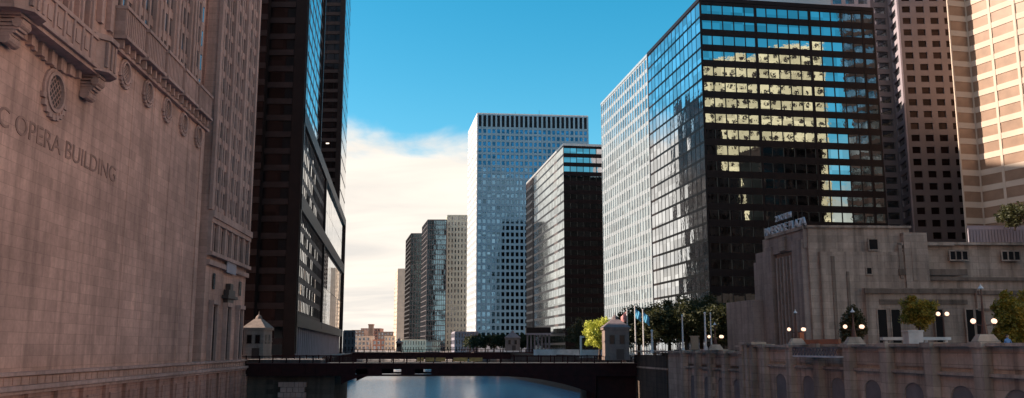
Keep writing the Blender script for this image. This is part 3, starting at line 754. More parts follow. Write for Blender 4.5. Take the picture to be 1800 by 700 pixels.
# =================================================================== QUAY WALL right
qf = Frame((RN(172), 172), (RN(20), 20)); QS = lambda Y: (172-Y)*qf.L/152.0
qw = empty('quay_wall', (RN(100), 100, 0), 'long weathered river wall with arches and pilasters, lower right', 'wall')
def uY(u, v=640): return 44.8/(kk(u, v)[0]+.125)                # where the wall line crosses photo column u
zt1, zt2 = 10.75, 11.55
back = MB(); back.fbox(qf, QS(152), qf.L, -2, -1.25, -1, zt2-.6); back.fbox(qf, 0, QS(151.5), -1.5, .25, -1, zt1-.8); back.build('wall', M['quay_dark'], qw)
panel = MB(); pil = MB(); cop = MB()
def arch_panel(s0, s1, zt_, aw, zs, ar):                        # stone face with a round headed recess
    sc = (s0+s1)/2; seg = 10
    pts = [(sc-aw/2, -1), (sc-aw/2, zs)]+[(sc-aw/2*math.cos(math.pi*k/seg), zs+ar*math.sin(math.pi*k/seg)) for k in range(1, seg)]+[(sc+aw/2, zs), (sc+aw/2, -1)]
    outer = [(s0, -1), (s0, zs)]+[(s0+(s1-s0)*k/seg, zt_) for k in range(1, seg)]+[(s1, zs), (s1, -1)]
    outer[2] = (s0+(s1-s0)*.0, zt_); outer[-3] = (s1, zt_)
    b0 = len(panel.v); n = len(pts)
    for (a_, z_) in pts+outer: panel.v.append(qf.p(a_, .12, z_))
    for (a_, z_) in pts: panel.v.append(qf.p(a_, -1.25, z_))
    for i in range(n-1):
        panel.f.append((b0+i, b0+i+1, b0+n+i+1, b0+n+i)); panel.f.append((b0+i+1, b0+i, b0+2*n+i, b0+2*n+i+1))
arch_u = [1220, 1243, 1268, 1296, 1374, 1421, 1472, 1532, 1604, 1688, 1786, 1900]
ups = [1207, 1231, 1255, 1281, 1312]; ups2 = [1350, 1397, 1446, 1501, 1567, 1646, 1736, 1842, 2000]
for lst, zt_ in ((ups, zt1), (ups2, zt2)):
    for i in range(len(lst)-1):
        sA, sB = QS(uY(lst[i])), QS(uY(lst[i+1]))
        arch_panel(sA+.5, sB-.5, zt_-2.4, min((sB-sA)*.5, 3.0), (7.2 if zt_ > 11 else 6.1), min((sB-sA)*.5, 3.0)/2*.7)
        panel.fbox(qf, sA+.5, sB-.5, -.7, .0, zt_-2.35, zt_-.05); panel.fbox(qf, sA+.6, sB-.6, -.7, .42, zt_-2.5, zt_-2.25)
        panel.fbox(qf, sA+.8, sB-.8, 0, .09, zt_-1.9, zt_-.7)
    for u_ in lst:
        s_ = QS(uY(u_)); MB().fbox(qf, s_-.62, s_+.62, -.7, .8, 1.2, zt_-.3).fbox(qf, s_-.8, s_+.8, -.7, .9, -1, 1.2).fbox(qf, s_-.75, s_+.75, -.7, .95, zt_-.3, zt_+.12).build('pilaster', M['quay'], qw)
panel.fbox(qf, QS(151), QS(uY(1207)), -.7, .1, -1, zt1-.3); panel.fbox(qf, 0, QS(151), -.7, .35, 7.6, 7.9)
panel.fbox(qf, QS(uY(1324)), QS(uY(1350)), -.7, .1, -1, zt2-.3)
panel.build('arched_panel', M['quay'], qw)
for du in (1313, 1321, 1330): 
    s_ = QS(uY(du)); MB().fbox(qf, s_-.45, s_+.45, -.7, .75, -1, zt2+.2).build('pilaster', M['quay'], qw)
cop.fbox(qf, 0, QS(uY(1305)), -1.4, .55, zt1-.25, zt1); cop.fbox(qf, QS(uY(1300)), qf.L, -1.4, .6, zt2-.22, zt2+.02)
cop.fbox(qf, QS(uY(1312)), QS(uY(1335)), -1.0, .95, zt2+.05, zt2+.4); cop.fbox(qf, QS(uY(1238)), QS(uY(1270)), -1.2, .6, zt1+.02, zt1+.3)
cop.build('coping', M['quay'], qw)
# iron grille balcony hung on the wall
sa, sb = QS(uY(1416, 620)), QS(uY(1496, 620))
ig = empty('grille_balcony', qf.p((sa+sb)/2, 1, 10.3), 'iron lattice balcony with pale bottom rail hung on the quay wall', 'balcony')
mb = MB(); mb.fbox(qf, sa, sb, .62, 1.5, 10.25, 10.42); mb.build('deck', M['pale'], ig)
mb = MB(); mb.fbox(qf, sa, sb, 1.42, 1.5, 11.15, 11.25)
n = 14
for i in range(n):
    x_ = sa+(sb-sa)*i/n; y_ = sa+(sb-sa)*(i+1)/n
    mb.tube(qf.p(x_, 1.46, 10.42), qf.p(y_, 1.46, 11.15), .035, .035, 5); mb.tube(qf.p(y_, 1.46, 10.42), qf.p(x_, 1.46, 11.15), .035, .035, 5)
    mb.tube(qf.p(x_, 1.46, 10.42), qf.p(x_, 1.46, 11.15), .04, .04, 5)
mb.build('lattice', M['mauve'], ig)
mb = MB(); mb.fbox(qf, sa-.3, sb-1.5, .2, .5, 11.6, 12.1); mb.fbox(qf, sa-.6, sa+.1, .1, .6, 11.6, 12.9); tag(mb.build('orange_banner', M['orange']), 'dull orange cloth barrier along the coping above the iron lattice balcony', 'barrier')

# =================================================================== LAMPS
def lamp(u, Y, zb, label, h=4.2, gl=3, sc=1.0):
    x = XX(u, 590, Y); r = empty('globe_lamp', (x, Y, zb), label, 'lamp', 'lit globe lamps along the quay')
    MB().prism([(x-1.0*sc, Y-.6*sc), (x+1.0*sc, Y-.6*sc), (x+1.0*sc, Y+.6*sc), (x-1.0*sc, Y+.6*sc)], zb, zb+.75*sc, .45).build('pedestal', M['quay'], r)
    p = MB(); p.lathe(x, Y, [(.30*sc, zb+.72*sc), (.22*sc, zb+1.2*sc), (.12*sc, zb+1.9*sc), (.07*sc, zb+h*.8), (.05*sc, zb+h)], 8); p.build('shaft', M['lampiron'], r)
    cp = MB(); cp.lathe(x, Y, [(.04, zb+h), (.26*sc, zb+h+.05), (.22*sc, zb+h+.1), (.05*sc, zb+h+.3), (.03, zb+h+.45)], 8); cp.build('finial', M['pole'], r)
    ar = MB(); zz = zb+1.55*sc
    offs = [(-.85, 0), (.72, -.25), (1.05, .3)][:gl]
    for dx, dy in offs: ar.tube((x, Y, zz-.1), (x+dx*sc, Y+dy*sc, zz), .045*sc, .035*sc, 6); ar.tube((x+dx*sc, Y+dy*sc, zz-.02), (x+dx*sc, Y+dy*sc, zz+.1*sc), .09*sc, .06*sc, 6)
    ar.build('arm', M['lampiron'], r)
    for dx, dy in offs: MB().sphere((x+dx*sc, Y+dy*sc, zz+.26*sc), .21*sc, 12, 8).build('globe', M['globe'], r, True)
    return r
lamp(1731, 70.5, zt2, 'nearest three globe lamp on a stone pyramid base, rightmost on the quay wall', 4.2, 3, .95)
lamp(1501, 86.5, zt2, 'three globe lamp in front of the round olive tree on the quay', 3.0, 3, .92)
lamp(1400, 99, zt2, 'three globe lamp beside the orange barrier, below the rooftop letters', 3.4, 3, .92)
lamp(1257, 126, zt1+.2, 'farthest three globe lamp on the quay, next to two white poles', 3.4, 3, 1.0)
x = XX(1657, 550, 118); sl = empty('street_lamp', (x, 118, GZ), 'street lamp with two lit globes behind the planted tree', 'lamp')
MB().tube((x, 118, GZ), (x, 118, 15.3), .12, .07).build('pole', M['lampiron'], sl)
MB().tube((x-.7, 118, 15.25), (x+.7, 118, 15.25), .05, .05, 6).build('arm', M['lampiron'], sl)
for dx in (-.6, .55): MB().sphere((x+dx, 118, 15.6), .27).build('globe', M['globe'], sl, True)

# =================================================================== TREES
def crown_mesh(name, seed, rx, ry, rz, nleaf, leaf, mat, shape='round', clumps=44):
    rnd = random.Random(seed); mb = MB(); cl = []
    for i in range(clumps):
        while True:
            p = Vector((rnd.uniform(-1, 1), rnd.uniform(-1, 1), rnd.uniform(-1, 1)))
            if .25 < p.length < .92: break
        if shape == 'cone': k = 1-.62*(p.z+1)/2; p.x *= k; p.y *= k
        cl.append((p, rnd.uniform(.16, .34)))
    for i in range(nleaf):
        c, r = cl[rnd.randrange(clumps)]
        if rnd.random() < .3: c, r = Vector((0, 0, 0)), .8
        d = Vector((rnd.gauss(0, 1), rnd.gauss(0, 1), rnd.gauss(0, 1))).normalized()*(r*rnd.random()**.45)
        p = c+d; P = Vector((p.x*rx, p.y*ry, p.z*rz)); s = leaf*rnd.uniform(.6, 1.3)
        n = Vector((rnd.gauss(0, 1), rnd.gauss(0, 1), rnd.gauss(0, 1)+.6)).normalized()
        u = n.cross(Vector((rnd.random(), rnd.random(), rnd.random()))).normalized(); w_ = n.cross(u)
        mb.add([P-u*s, P-w_*s*.55, P+u*s, P+w_*s*.55], [(0, 1, 2, 3)])
    me = bpy.data.meshes.new(name); me.from_pydata(mb.v, [], mb.f); me.materials.append(mat); return me, cl
def tree(name, label, x, y, zb, height, rx, rz, mat, seed=1, nleaf=3500, leaf=.22, group=None, shape='round', stem=None):
    stem = height-rz*1.7 if stem is None else stem
    cz = height-rz
    r = empty(name, (x, y, zb), label, 'tree', group)
    me, cl = crown_mesh('crown', seed, rx, rx, rz, nleaf, leaf, mat, shape)
    o = bpy.data.objects.new('crown', me); COL.objects.link(o); o.parent = r; o.location = (0, 0, cz)
    tb = MB(); tr_ = .035*height
    tb.tube((x, y, zb-.1), (x+.1, y, zb+stem), tr_, tr_*.7); tb.tube((x+.1, y, zb+stem-.05), (x, y, zb+cz+rz*.5), tr_*.7, tr_*.2)
    for c, q in cl[:9]: tb.tube((x+.05, y, zb+stem+rz*.1), (x+c.x*rx*.8, y+c.y*rx*.8, zb+cz+c.z*rz*.8), tr_*.35, tr_*.08, 6)
    tb.build('trunk', M['bark'], r); return r
GT = 'dark plaza trees in front of the black tower'
tl = [(1098, 196, 9.0, 3.9), (1122, 202, 10.5, 4.4), (1150, 194, 10.5, 4.6), (1176, 203, 12.5, 5.2), (1205, 195, 12.0, 5.2), (1232, 200, 12.8, 5.4), (1262, 194, 12.0, 5.0), (1287, 200, 11.0, 4.8)]
lbs = ['dark leafy plaza tree just right of the bridge house roof', 'dark plaza tree behind the two blue flags', 'dark plaza tree right of the blue flags', 'broad dark plaza tree under the left corner of the black tower',
       'dark plaza tree directly behind the tall single white pole', 'tallest dark plaza tree, left of the paired white poles', 'dark plaza tree behind the farthest three globe lamp', 'rightmost dark plaza tree beside the limestone hall annex']
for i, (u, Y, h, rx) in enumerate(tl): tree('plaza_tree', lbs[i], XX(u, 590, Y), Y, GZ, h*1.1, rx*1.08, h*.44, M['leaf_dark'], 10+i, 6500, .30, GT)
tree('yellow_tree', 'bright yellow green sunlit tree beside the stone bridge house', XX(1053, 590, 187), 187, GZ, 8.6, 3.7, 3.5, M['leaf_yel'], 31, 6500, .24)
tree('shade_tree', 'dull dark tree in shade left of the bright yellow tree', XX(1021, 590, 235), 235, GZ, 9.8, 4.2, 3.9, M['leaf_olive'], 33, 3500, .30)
tree('round_tree', 'round olive tree behind the middle three globe lamp', XX(1500, 570, 104), 104, GZ+.5, 6.6, 1.9, 2.3, M['leaf_olive'], 35, 8000, .14, None, 'cone')
tree('autumn_tree', 'golden green tree growing out of the white square planter', XX(1616, 570, 88), 88.1, 12.4, 3.9, 2.0, 1.65, M['leaf_aut'], 37, 9000, .12)
tree('autumn_tree', 'golden green tree at the right edge behind the nearest lamp', XX(1782, 560, 77), 77, 10.6, 5.4, 2.1, 2.3, M['leaf_aut'], 39, 11000, .13)
tree('roof_tree', 'dark green tree on the roof terrace at the foot of the tan tower', XX(1782, 380, 172), 172, at(1780, 402, 172).z-.3, 5.4, 3.8, 2.5, M['leaf_dark'], 41, 3000, .26)
gq = 'shaded trees along the far right quay'
for i, (u, Y) in enumerate(((838, 470), (853, 455), (868, 468), (884, 450), (916, 440), (930, 425), (826, 492))):
    tree('quay_tree', ['dark far quay tree left of the small far bridge house', 'shaded far quay tree, second from the left', 'shaded far quay tree, third from the left', 'dark quay tree right behind the small far bridge house',
         'far quay tree right of the small far bridge house', 'far quay tree at the foot of the banded tower', 'leftmost shaded tree on the far right quay'][i], XX(u, 600, Y), Y, GZ, 9.5, 4.6, 3.8, M['leaf_dark'], 50+i, 1500, .5, gq)
# white planter and ledge
x = XX(1605, 590, 88); pt = empty('planter', (x, 88, 10.5), 'white square planter box holding the golden green tree', 'planter')
mb = MB(); mb.prism([(x-.68, 87.4), (x+.68, 87.4), (x+.68, 88.7), (x-.68, 88.7)], 11.4, 12.75, -.05); mb.prism([(x-.78, 87.3), (x+.78, 87.3), (x+.78, 88.8), (x-.78, 88.8)], 12.75, 12.9); mb.build('box', M['pale'], pt)
mb = MB(); mb.box(x-.8, x+.8, 87.2, 88.9, 10.4, 11.4); mb.build('foot', M['pale'], pt)
x0, x1 = XX(1548, 595, 93), XX(1667, 595, 93)
mb = MB(); mb.box(x0, x1, 92.4, 93.2, 12.0, 12.3)
for k in range(4): q = x0+.4+(x1-x0-.8)*k/3; mb.box(q-.15, q+.15, 92.6, 93.0, GZ, 11.99)
tag(mb.build('bench', M['pale']), 'long pale stone bench ledge behind the white square planter', 'bench')
# plaza in front of the hall at quay height
mb = MB(); mb.prism([qf.p(QS(160), -1.5, 0)[:2], qf.p(QS(20), -1.5, 0)[:2], (190, 20), (190, 134), (70, 134.5), (41, 134.5), (36, 158)][::-1], GZ-.1, 10.4)
tag(mb.build('plaza', M['paving']), kind='structure')

# =================================================================== POLES AND FLAGS
def pole(u, Y, vt, label, zb=GZ, r=.16, flag=None, vf=None):
    x = XX(u, 590, Y); top = at(u, vt, Y).z
    o = empty('flagpole', (x, Y, zb), label, 'flagpole', 'white poles right of the bridge house')
    mb = MB(); mb.tube((x, Y, zb), (x, Y, top), r, r*.7); mb.tube((x, Y, zb), (x, Y, zb+.5), r*2, r*1.6); mb.sphere((x, Y, top+.1), r*1.1, 8, 6); mb.build('pole', M['pole'], o)
    if flag:
        f = MB(); n = 8; w_, h_ = 1.5, 1.9; sgn_ = -1 if flag == 'flagred' else 1
        for i in range(n+1):
            for j in range(5):
                a_ = i/n; f.v.append((x+sgn_*(.15+a_*w_*.75), Y+.35*math.sin(a_*7+j*.6), top-.3-j/4*h_-a_*1.1-.3*a_*math.sin(j)))
        for i in range(n):
            for j in range(4): b_ = i*5+j; f.f.append((b_, b_+5, b_+6, b_+1))
        fo = f.build('flag', M[flag], o, True); md = fo.modifiers.new('cloth', 'SOLIDIFY'); md.thickness = .04
    return o
pole(1103, 188, 545, 'flagpole with a faded red flag behind the bridge house', flag='flagred')
pole(1117, 184, 540, 'flagpole with a small blue flag, nearer to the bridge house', flag='flagblue')
pole(1131, 180, 546, 'flagpole with a light blue flag, right of the other blue one', flag='flagblue')
pole(1146, 158, 583, 'short thick pale post at the right end of the bridge', zb=10.4, r=.22)
pole(1200, 142, 556, 'tall single white pole on the quay wall', zb=10.7, r=.15)
pole(1240, 128, 552, 'taller left one of two paired white poles by the far lamp', zb=10.9, r=.16)
pole(1250, 136, 552, 'thinner right one of two paired white poles by the far lamp', zb=10.4, r=.12)
x = XX(1221, 610, 150); mb = MB(); mb.box(x-.6, x+.6, 149.6, 150.2, 10.4, 13.0); mb.box(x-.75, x+.75, 149.5, 150.3, 13.0, 13.2); mb.box(x-.5, x+.5, 149.55, 149.6, 10.9, 12.7)
tag(mb.build('kiosk', M['tan_win']), 'small brown kiosk on the quay left of the tall single white pole', 'kiosk')

# =================================================================== BRIDGES
def bridge(name, label, xa, xb, y0, y1, zr, zdk, zlo, slots, detail=True):
    r = empty(name, ((xa+xb)/2, (y0+y1)/2, zdk), label, 'bridge')
    MB().box(xa, xb, y0+.3, y1-.3, zdk-.55, zdk).build('deck', M['asphalt'], r)
    for yy, sg in ((y0, 1), (y1, -1)):
        g_ = MB(); g_.box(xa, xb, yy, yy+.35*sg, zdk-1.05, zdk-.02) if sg > 0 else g_.box(xa, xb, yy-.35, yy, zdk-1.05, zdk-.02)
        ya, yb = (yy, yy+.35) if sg > 0 else (yy-.35, yy)
        g_.box(xa, xb, ya-.12, yb+.12, zdk-.02, zdk+.1)
        g_.box(xa, xb, ya-.12, yb+.12, zlo, zlo+.35)
        xs = [xa]
        for (s0, s1) in slots: xs += [s0, s1]
        xs.append(xb)
        for i in range(0, len(xs), 2): g_.box(xs[i], xs[i+1], ya+.05, yb-.05, zlo+.35, zdk-1.05)
        x_ = xa+1
        while x_ < xb:
            if not any(s0-.3 < x_ < s1+.1 for s0, s1 in slots): g_.box(x_, x_+.16, ya-.08, ya+.02, zlo+.36, zdk-.03)
            x_ += 2.1
        g_.build('girder', M['maroon'], r)
        rl = MB(); rl.box(xa, xb, ya+.05, ya+.2, zr-.12, zr); rl.box(xa, xb, ya+.07, ya+.18, zdk+.22, zdk+.32)
        x_ = xa
        while x_ < xb:
            rl.box(x_, x_+.2, ya+.03, ya+.22, zdk+.1, zr+.08)
            if detail:
                for q in range(1, 10): rl.box(x_+q*.25, x_+q*.25+.06, ya+.09, ya+.15, zdk+.3, zr-.1)
            x_ += 2.5
        rl.build('railing', M['maroon'] , r)
    cx = MB(); x_ = xa+2
    while x_ < xb: cx.box(x_, x_+.3, y0+.4, y1-.4, zdk-1.0, zdk-.56); x_ += 4.2
    cx.build('floor_beam', M['maroon'], r)
    ed = MB(); ed.box(xa, xb, y0-.2, y0-.13, zdk-.0, zdk+.08); ed.build('edge_strip', M['maroon2'], r)
    return r
YB = 170.0
sl_ = [(XX(u0, 652, YB), XX(u1, 652, YB)) for u0, u1 in ((625, 646), (671, 705), (729, 758))]
br = bridge('road_bridge', 'dark maroon steel bridge crossing the river at full width', XX(426, 640, YB)-2, XX(1143, 640, YB)+1, YB, YB+17, 9.75, 8.35, 6.05, sl_)
for (u0, u1) in ((733, 738), (740, 745), (748, 763), (766, 783), (797, 822), (825, 848)):
    MB().box(XX(u0, 633, YB), XX(u1, 633, YB), YB-.12, YB+.02, 8.75, 9.45).build('gold_panel', M['goldpaint'], br)
for (ua, ub, va, vb) in ((1048, 870, 694, 661), (600, 655, 676, 661)):      # curved haunches of the end spans
    for yy in (YB+.02, YB+16.6):
        hb = MB(); xa_, xb_ = XX(ua, 660, YB), XX(ub, 660, YB); zl = at(900, va, YB).z; n_ = 10
        for k in range(n_+1):
            t_ = k/n_; X_ = xa_+(xb_-xa_)*t_; Z_ = zl+(6.04-zl)*(1-(1-t_)**2.2)
            hb.v += [(X_, yy, Z_), (X_, yy+.35, Z_), (X_, yy+.35, 6.1), (X_, yy, 6.1)]
        for k in range(n_):
            for q in range(4): a_ = k*4; hb.f.append((a_+q, a_+4+q, a_+4+(q+1) % 4, a_+(q+1) % 4))
        hb.f += [(0, 1, 2, 3), (n_*4+3, n_*4+2, n_*4+1, n_*4)]
        hb.build('haunch', M['maroon'], br)
# abutments
sp_ = MB(); rs = random.Random(3); zt__ = at(510, 672, 170).z; x0_, x1_ = XX(487, 690, 170), XX(536, 690, 170); yk = 0
for r_ in range(7):
    z_ = zt__-.9-r_*.95; xx = x0_+(.4 if r_ % 2 else 0)
    while xx < x1_-.3:
        w__ = rs.uniform(.8, 1.3); sp_.box(xx, min(xx+w__-.06, x1_), 170.6+rs.uniform(0, .12), 171.29, z_, z_+.88); xx += w__
tag(sp_.build('sunlit_stone_patch', M['opera_trim']), 'patch of stone blocks coloured pale as if sunlit, on the abutment under the left end of the bridge', 'wall')  # sunlight on this patch is put into the pale stone colour
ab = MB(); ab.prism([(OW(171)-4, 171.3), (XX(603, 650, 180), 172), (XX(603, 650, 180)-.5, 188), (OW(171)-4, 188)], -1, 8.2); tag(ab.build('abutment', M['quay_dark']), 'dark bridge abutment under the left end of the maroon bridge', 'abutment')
ab = MB(); ab.prism([(XX(1046, 650, 175), 171.2), (RN(165)+4, 171.2), (RN(165)+4, 188), (XX(1046, 650, 175)+1, 188)], -1, 8.2)
ab.prism([(XX(1030, 650, 172), 171), (XX(1046, 650, 172), 171), (XX(1046, 650, 172), 187), (XX(1030, 650, 172), 187)], -1, 5.2)
tag(ab.build('abutment', M['maroon']), 'dark bridge pier under the right end of the maroon bridge', 'abutment')
# quay wall of the left bank beyond the bridge
lq = Frame((LB(189), 189), (LB(420), 420)); mb = MB(); mb.fbox(lq, 0, lq.L, -.8, .25, -1, GZ+.05); mb.fbox(lq, 0, lq.L, -.8, .6, GZ+.06, GZ+.35)
k = 0
while k < lq.L: mb.fbox(lq, k, k+.7, .2, .5, -1, GZ); k += 7
tag(mb.build('quay_wall', M['granite2']), 'dark river wall below the black towers on the left bank', 'wall')
rq = Frame((RB(420), 420), (RB(189), 189)); mb = MB(); mb.fbox(rq, 0, rq.L, -.8, .25, -1, GZ+.05); mb.fbox(rq, 0, rq.L, -.8, .5, GZ+.06, GZ+.35)
tag(mb.build('quay_wall', M['granite2']), 'dark river wall on the right bank beyond the maroon bridge', 'wall')
bridge('road_bridge', 'farther dark bridge seen just above the maroon bridge railing', XX(606, 620, 352), XX(905, 620, 352)+12, 352, 366, 10.7, 9.35, 7.0, [], False)
# bridge houses
def house(u0, u1, Y, zb, ze, zt_, label, stone='housestone', dp=6.0):
    x0, x1 = XX(u0, 600, Y), XX(u1, 600, Y); x = (x0+x1)/2; w_ = (x1-x0)/2
    r = empty('bridge_house', (x, Y+dp/2, zb), label, 'bridge house')
    MB().box(x0, x1, Y, Y+dp, zb, ze).build('wall', M[stone], r)
    mb = MB(); mb.box(x0-.25, x1+.25, Y-.25, Y+dp+.25, ze, ze+.4); mb.box(x0-.12, x1+.12, Y-.12, Y+dp+.12, zb, zb+.7); mb.box(x0-.1, x1+.1, Y-.1, Y+dp+.1, ze-1.9-.15*w_, ze-1.75-.15*w_); mb.build('cornice', M[stone], r)
    rf = MB(); rf.prism([(x0-.35, Y-.35), (x1+.35, Y-.35), (x1+.35, Y+dp+.35), (x0-.35, Y+dp+.35)], ze+.4, zt_-.5, .72); rf.lathe(x, Y+dp/2, [(.7, zt_-.5), (.55, zt_), (.1, zt_+.4), (.03, zt_+1.0)], 8); rf.build('roof', M['copperroof'] if stone == 'housestone' else M['housestone_l'], r)
    h_ = ze-zb
    for q in (-.42, .42):
        f_ = MB(); f_.box(x+q*w_*1.0-.5, x+q*w_+.5, Y-.1, Y+.05, zb+h_*.52, zb+h_*.52+1.7); fo = f_.build('window', M['bronze'], r)
        MB().box(x+q*w_-.38, x+q*w_+.38, Y-.13, Y-.08, zb+h_*.52+.12, zb+h_*.52+1.58).build('pane', M['glass_dark'], fo)
    MB().box(x-.2, x+1.2, Y-.16, Y+.05, zb+.1, zb+2.0).build('door', M['bronze'], r)
    for q in (.3, .7): MB().box(x1-.02, x1+.08, Y+dp*q-.5, Y+dp*q+.5, zb+h_*.52, zb+h_*.52+1.7).build('side_window', M['bronze'], r)
    return r
house(1064, 1106, 168.2, 9.0, 14.6, 17.0, 'square stone bridge house with pyramid roof at the right end of the maroon bridge')
house(428, 463, 171.4, 9.2, 14.6, 17.2, 'pale stone bridge house tucked beside the opera building corner', 'housestone_l')
house(888, 914, 350, 10.2, 14.8, 17.6, 'small round roofed bridge house at the far bridge, right of centre')
house(697, 705, 350, 9.8, 13.0, 14.6, 'tiny dark bridge house in the middle of the far bridge', 'housestone', 3)
# white ledges and posts of the plaza beyond the bridge
for (u0, u1, v, Y, lb) in ((938, 1018, 617, 262, 'long white parapet ledge beyond the bridge, left of the yellow tree'), (1020, 1064, 616, 215, 'short white parapet beyond the bridge beneath the yellow tree')):
    x0, x1 = XX(u0, v, Y), XX(u1, v, Y); mb = MB(); mb.box(x0, x1, Y, Y+.5, GZ, 10.6); mb.box(x0-.1, x1+.1, Y-.1, Y+.6, 10.6, 10.8)
    tag(mb.build('parapet', M['pale']), lb, 'parapet')
x = XX(1021, 600, 205); mb = MB(); mb.tube((x, 205, GZ), (x, 205, 13.9), .28, .25); mb.box(x-.1, x+.8, 204.8, 205.2, 13.5, 13.8)
tag(mb.build('lamp_post', M['pole']), 'short pale post with a side arm left of the yellow tree', 'lamp post')
# canopy block at the foot of the banded tower
cb = empty('canopy', (WX(380)-6, 385, GZ), 'dark flat canopy on pillars at the foot of the banded tower', 'canopy')
mb = MB(); mb.box(XX(925, 580, 372), XX(968, 580, 372), 372, 400, 17.3, 19.6); mb.build('roof_slab', M['black'], cb)
mb = MB(); mb.box(XX(924, 580, 371.9), XX(969, 580, 371.9), 371.6, 371.98, 16.6, 17.2); mb.build('fascia', M['mauve_l'], cb)
mb = MB()
for k in range(7): q = XX(927+k*6.4, 580, 373); mb.box(q-.35, q+.35, 373, 373.8, GZ, 17.25)
mb.build('pillar', M['mauve'], cb)

# =================================================================== PERSON at the parapet
def person(x, y, z):
    joints = {'pelvis': (0, 0, .95), 'waist': (0, 0, 1.1), 'chest': (0, 0, 1.35), 'neck': (0, .01, 1.5), 'head0': (0, .0, 1.58), 'head1': (0, -.02, 1.70),
              'hl': (-.1, 0, .9), 'kl': (-.11, -.02, .5), 'al': (-.11, .02, .08), 'fl': (-.12, -.14, .04), 'hr': (.1, 0, .9), 'kr': (.11, -.02, .5), 'ar': (.11, .02, .08), 'fr': (.12, -.14, .04),
              'sl': (-.19, 0, 1.42), 'el': (-.27, -.05, 1.14), 'wl': (-.22, -.28, 1.08), 'pl': (-.19, -.36, 1.08), 'sr': (.19, 0, 1.42), 'er': (.27, -.05, 1.14), 'wr': (.22, -.28, 1.08), 'pr': (.19, -.36, 1.08)}
    rad = {'pelvis': .15, 'waist': .13, 'chest': .16, 'neck': .055, 'head0': .085, 'head1': .1, 'hl': .09, 'hr': .09, 'kl': .06, 'kr': .06, 'al': .04, 'ar': .04, 'fl': .04, 'fr': .04, 'sl': .065, 'sr': .065, 'el': .045, 'er': .045, 'wl': .03, 'wr': .03, 'pl': .035, 'pr': .035}
    names = list(joints); ed = [('pelvis', 'waist'), ('waist', 'chest'), ('chest', 'neck'), ('neck', 'head0'), ('head0', 'head1'), ('pelvis', 'hl'), ('hl', 'kl'), ('kl', 'al'), ('al', 'fl'), ('pelvis', 'hr'), ('hr', 'kr'), ('kr', 'ar'), ('ar', 'fr'),
          ('chest', 'sl'), ('sl', 'el'), ('el', 'wl'), ('wl', 'pl'), ('chest', 'sr'), ('sr', 'er'), ('er', 'wr'), ('wr', 'pr')]
    me = bpy.data.meshes.new('body'); me.from_pydata([joints[n] for n in names], [(names.index(a), names.index(b)) for a, b in ed], [])
    r = empty('person', (x, y, z), 'person in a blue top standing behind the quay wall near the right edge', 'person')
    b_ = bpy.data.objects.new('body', me); COL.objects.link(b_); b_.parent = r; me.materials.append(M['blueshirt'])
    b_.modifiers.new('skin', 'SKIN')
    for i, n in enumerate(names): me.skin_vertices[0].data[i].radius = (rad[n], rad[n]*.85); me.skin_vertices[0].data[i].use_root = (n == 'pelvis')
    s_ = b_.modifiers.new('sub', 'SUBSURF'); s_.levels = 1; s_.render_levels = 2
    h = MB(); h.sphere((x, y, z+1.66), .105, 12, 8); h.build('face', M['skin'], r, True)
    h = MB(); h.sphere((x, y+.025, z+1.70), .112, 12, 8); h.build('hair', M['hair'], r, True)
bpy.context.view_layer.update()
def skin_ok():
    person(XX(1771, 597, 68), 68, 10.4)
skin_ok()

# =================================================================== REFLECTED CITY (beside and behind the viewpoint, seen in the glass)
A = (150.0, 25.0); B_ = (185.0, 72.0)
building('buff_tower', 'sunlit buff stone tower seen only as a golden reflection in the black glass tower', 'building', [B_, A, (A[0]+30, A[1]-40), (B_[0]+30, B_[1]-40)], GZ, 146,
    [dict(nc=13, nr=32, pw=2.2, sh=2.3, dep=.4, glass=M['glass_dark'], wall='gold'), None, None, dict(nc=10, nr=32, pw=2.2, sh=2.3, dep=.4, glass=M['glass_dark'], wall='gold')], core='gold', roofmat='gold', limit=100)
q0 = Vector((150, 131, 0)); qd = Vector((.62, -.785, 0)).normalized(); qn = Vector((.785, .62, 0))
q1 = q0+qd*40; q2 = q1+qn*95; q3 = q0+qn*95
building('dark_grid_tower', 'dark gridded tower seen only as rippled reflection right in the black glass tower', 'building', [(q0.x, q0.y), (q1.x, q1.y), (q2.x, q2.y), (q3.x, q3.y)], GZ, 175,
    [None, None, None, dict(nc=26, nr=40, pw=.5, sh=1.6, dep=.4, glass=M['glass_win'], wall='granite2')], core='blackcore', roofmat='black', limit=60)
for (x0, x1, y0, y1, h, lb) in ((100, 108, 96, 112, 92, 'tall narrow shaded block reflected low in the black glass tower'), (108, 116, 96, 112, 74, 'middle shaded block reflected low in the black glass tower'), (116, 126, 96, 112, 56, 'lower shaded block in the reflection in the black tower'), (126, 152, 98, 112, 86, 'broad shaded slab reflected in the lower right of the black glass tower')):
    building('shaded_block', lb, 'building', [(x0, y0), (x1, y0), (x1, y1), (x0, y1)], GZ, h, [None, None, dict(nc=4, nr=int(h/4), pw=1, sh=1.6, dep=.3, glass=M['glass_dark'], wall='granite2'), None], core='granite', roofmat='granite', limit=20)

building('dark_tower', 'dark tower south of the twin black towers, seen only reflected in glass', 'building', [(-118, 395), (-76.5, 395), (-94.5, 485), (-118, 485)], GZ, 150,
    [None, dict(nc=16, nr=34, pw=.5, sh=1.6, dep=.2, glass=M['glass_dark'], wall='granite2'), None, None], core='granite', roofmat='granite', limit=20)

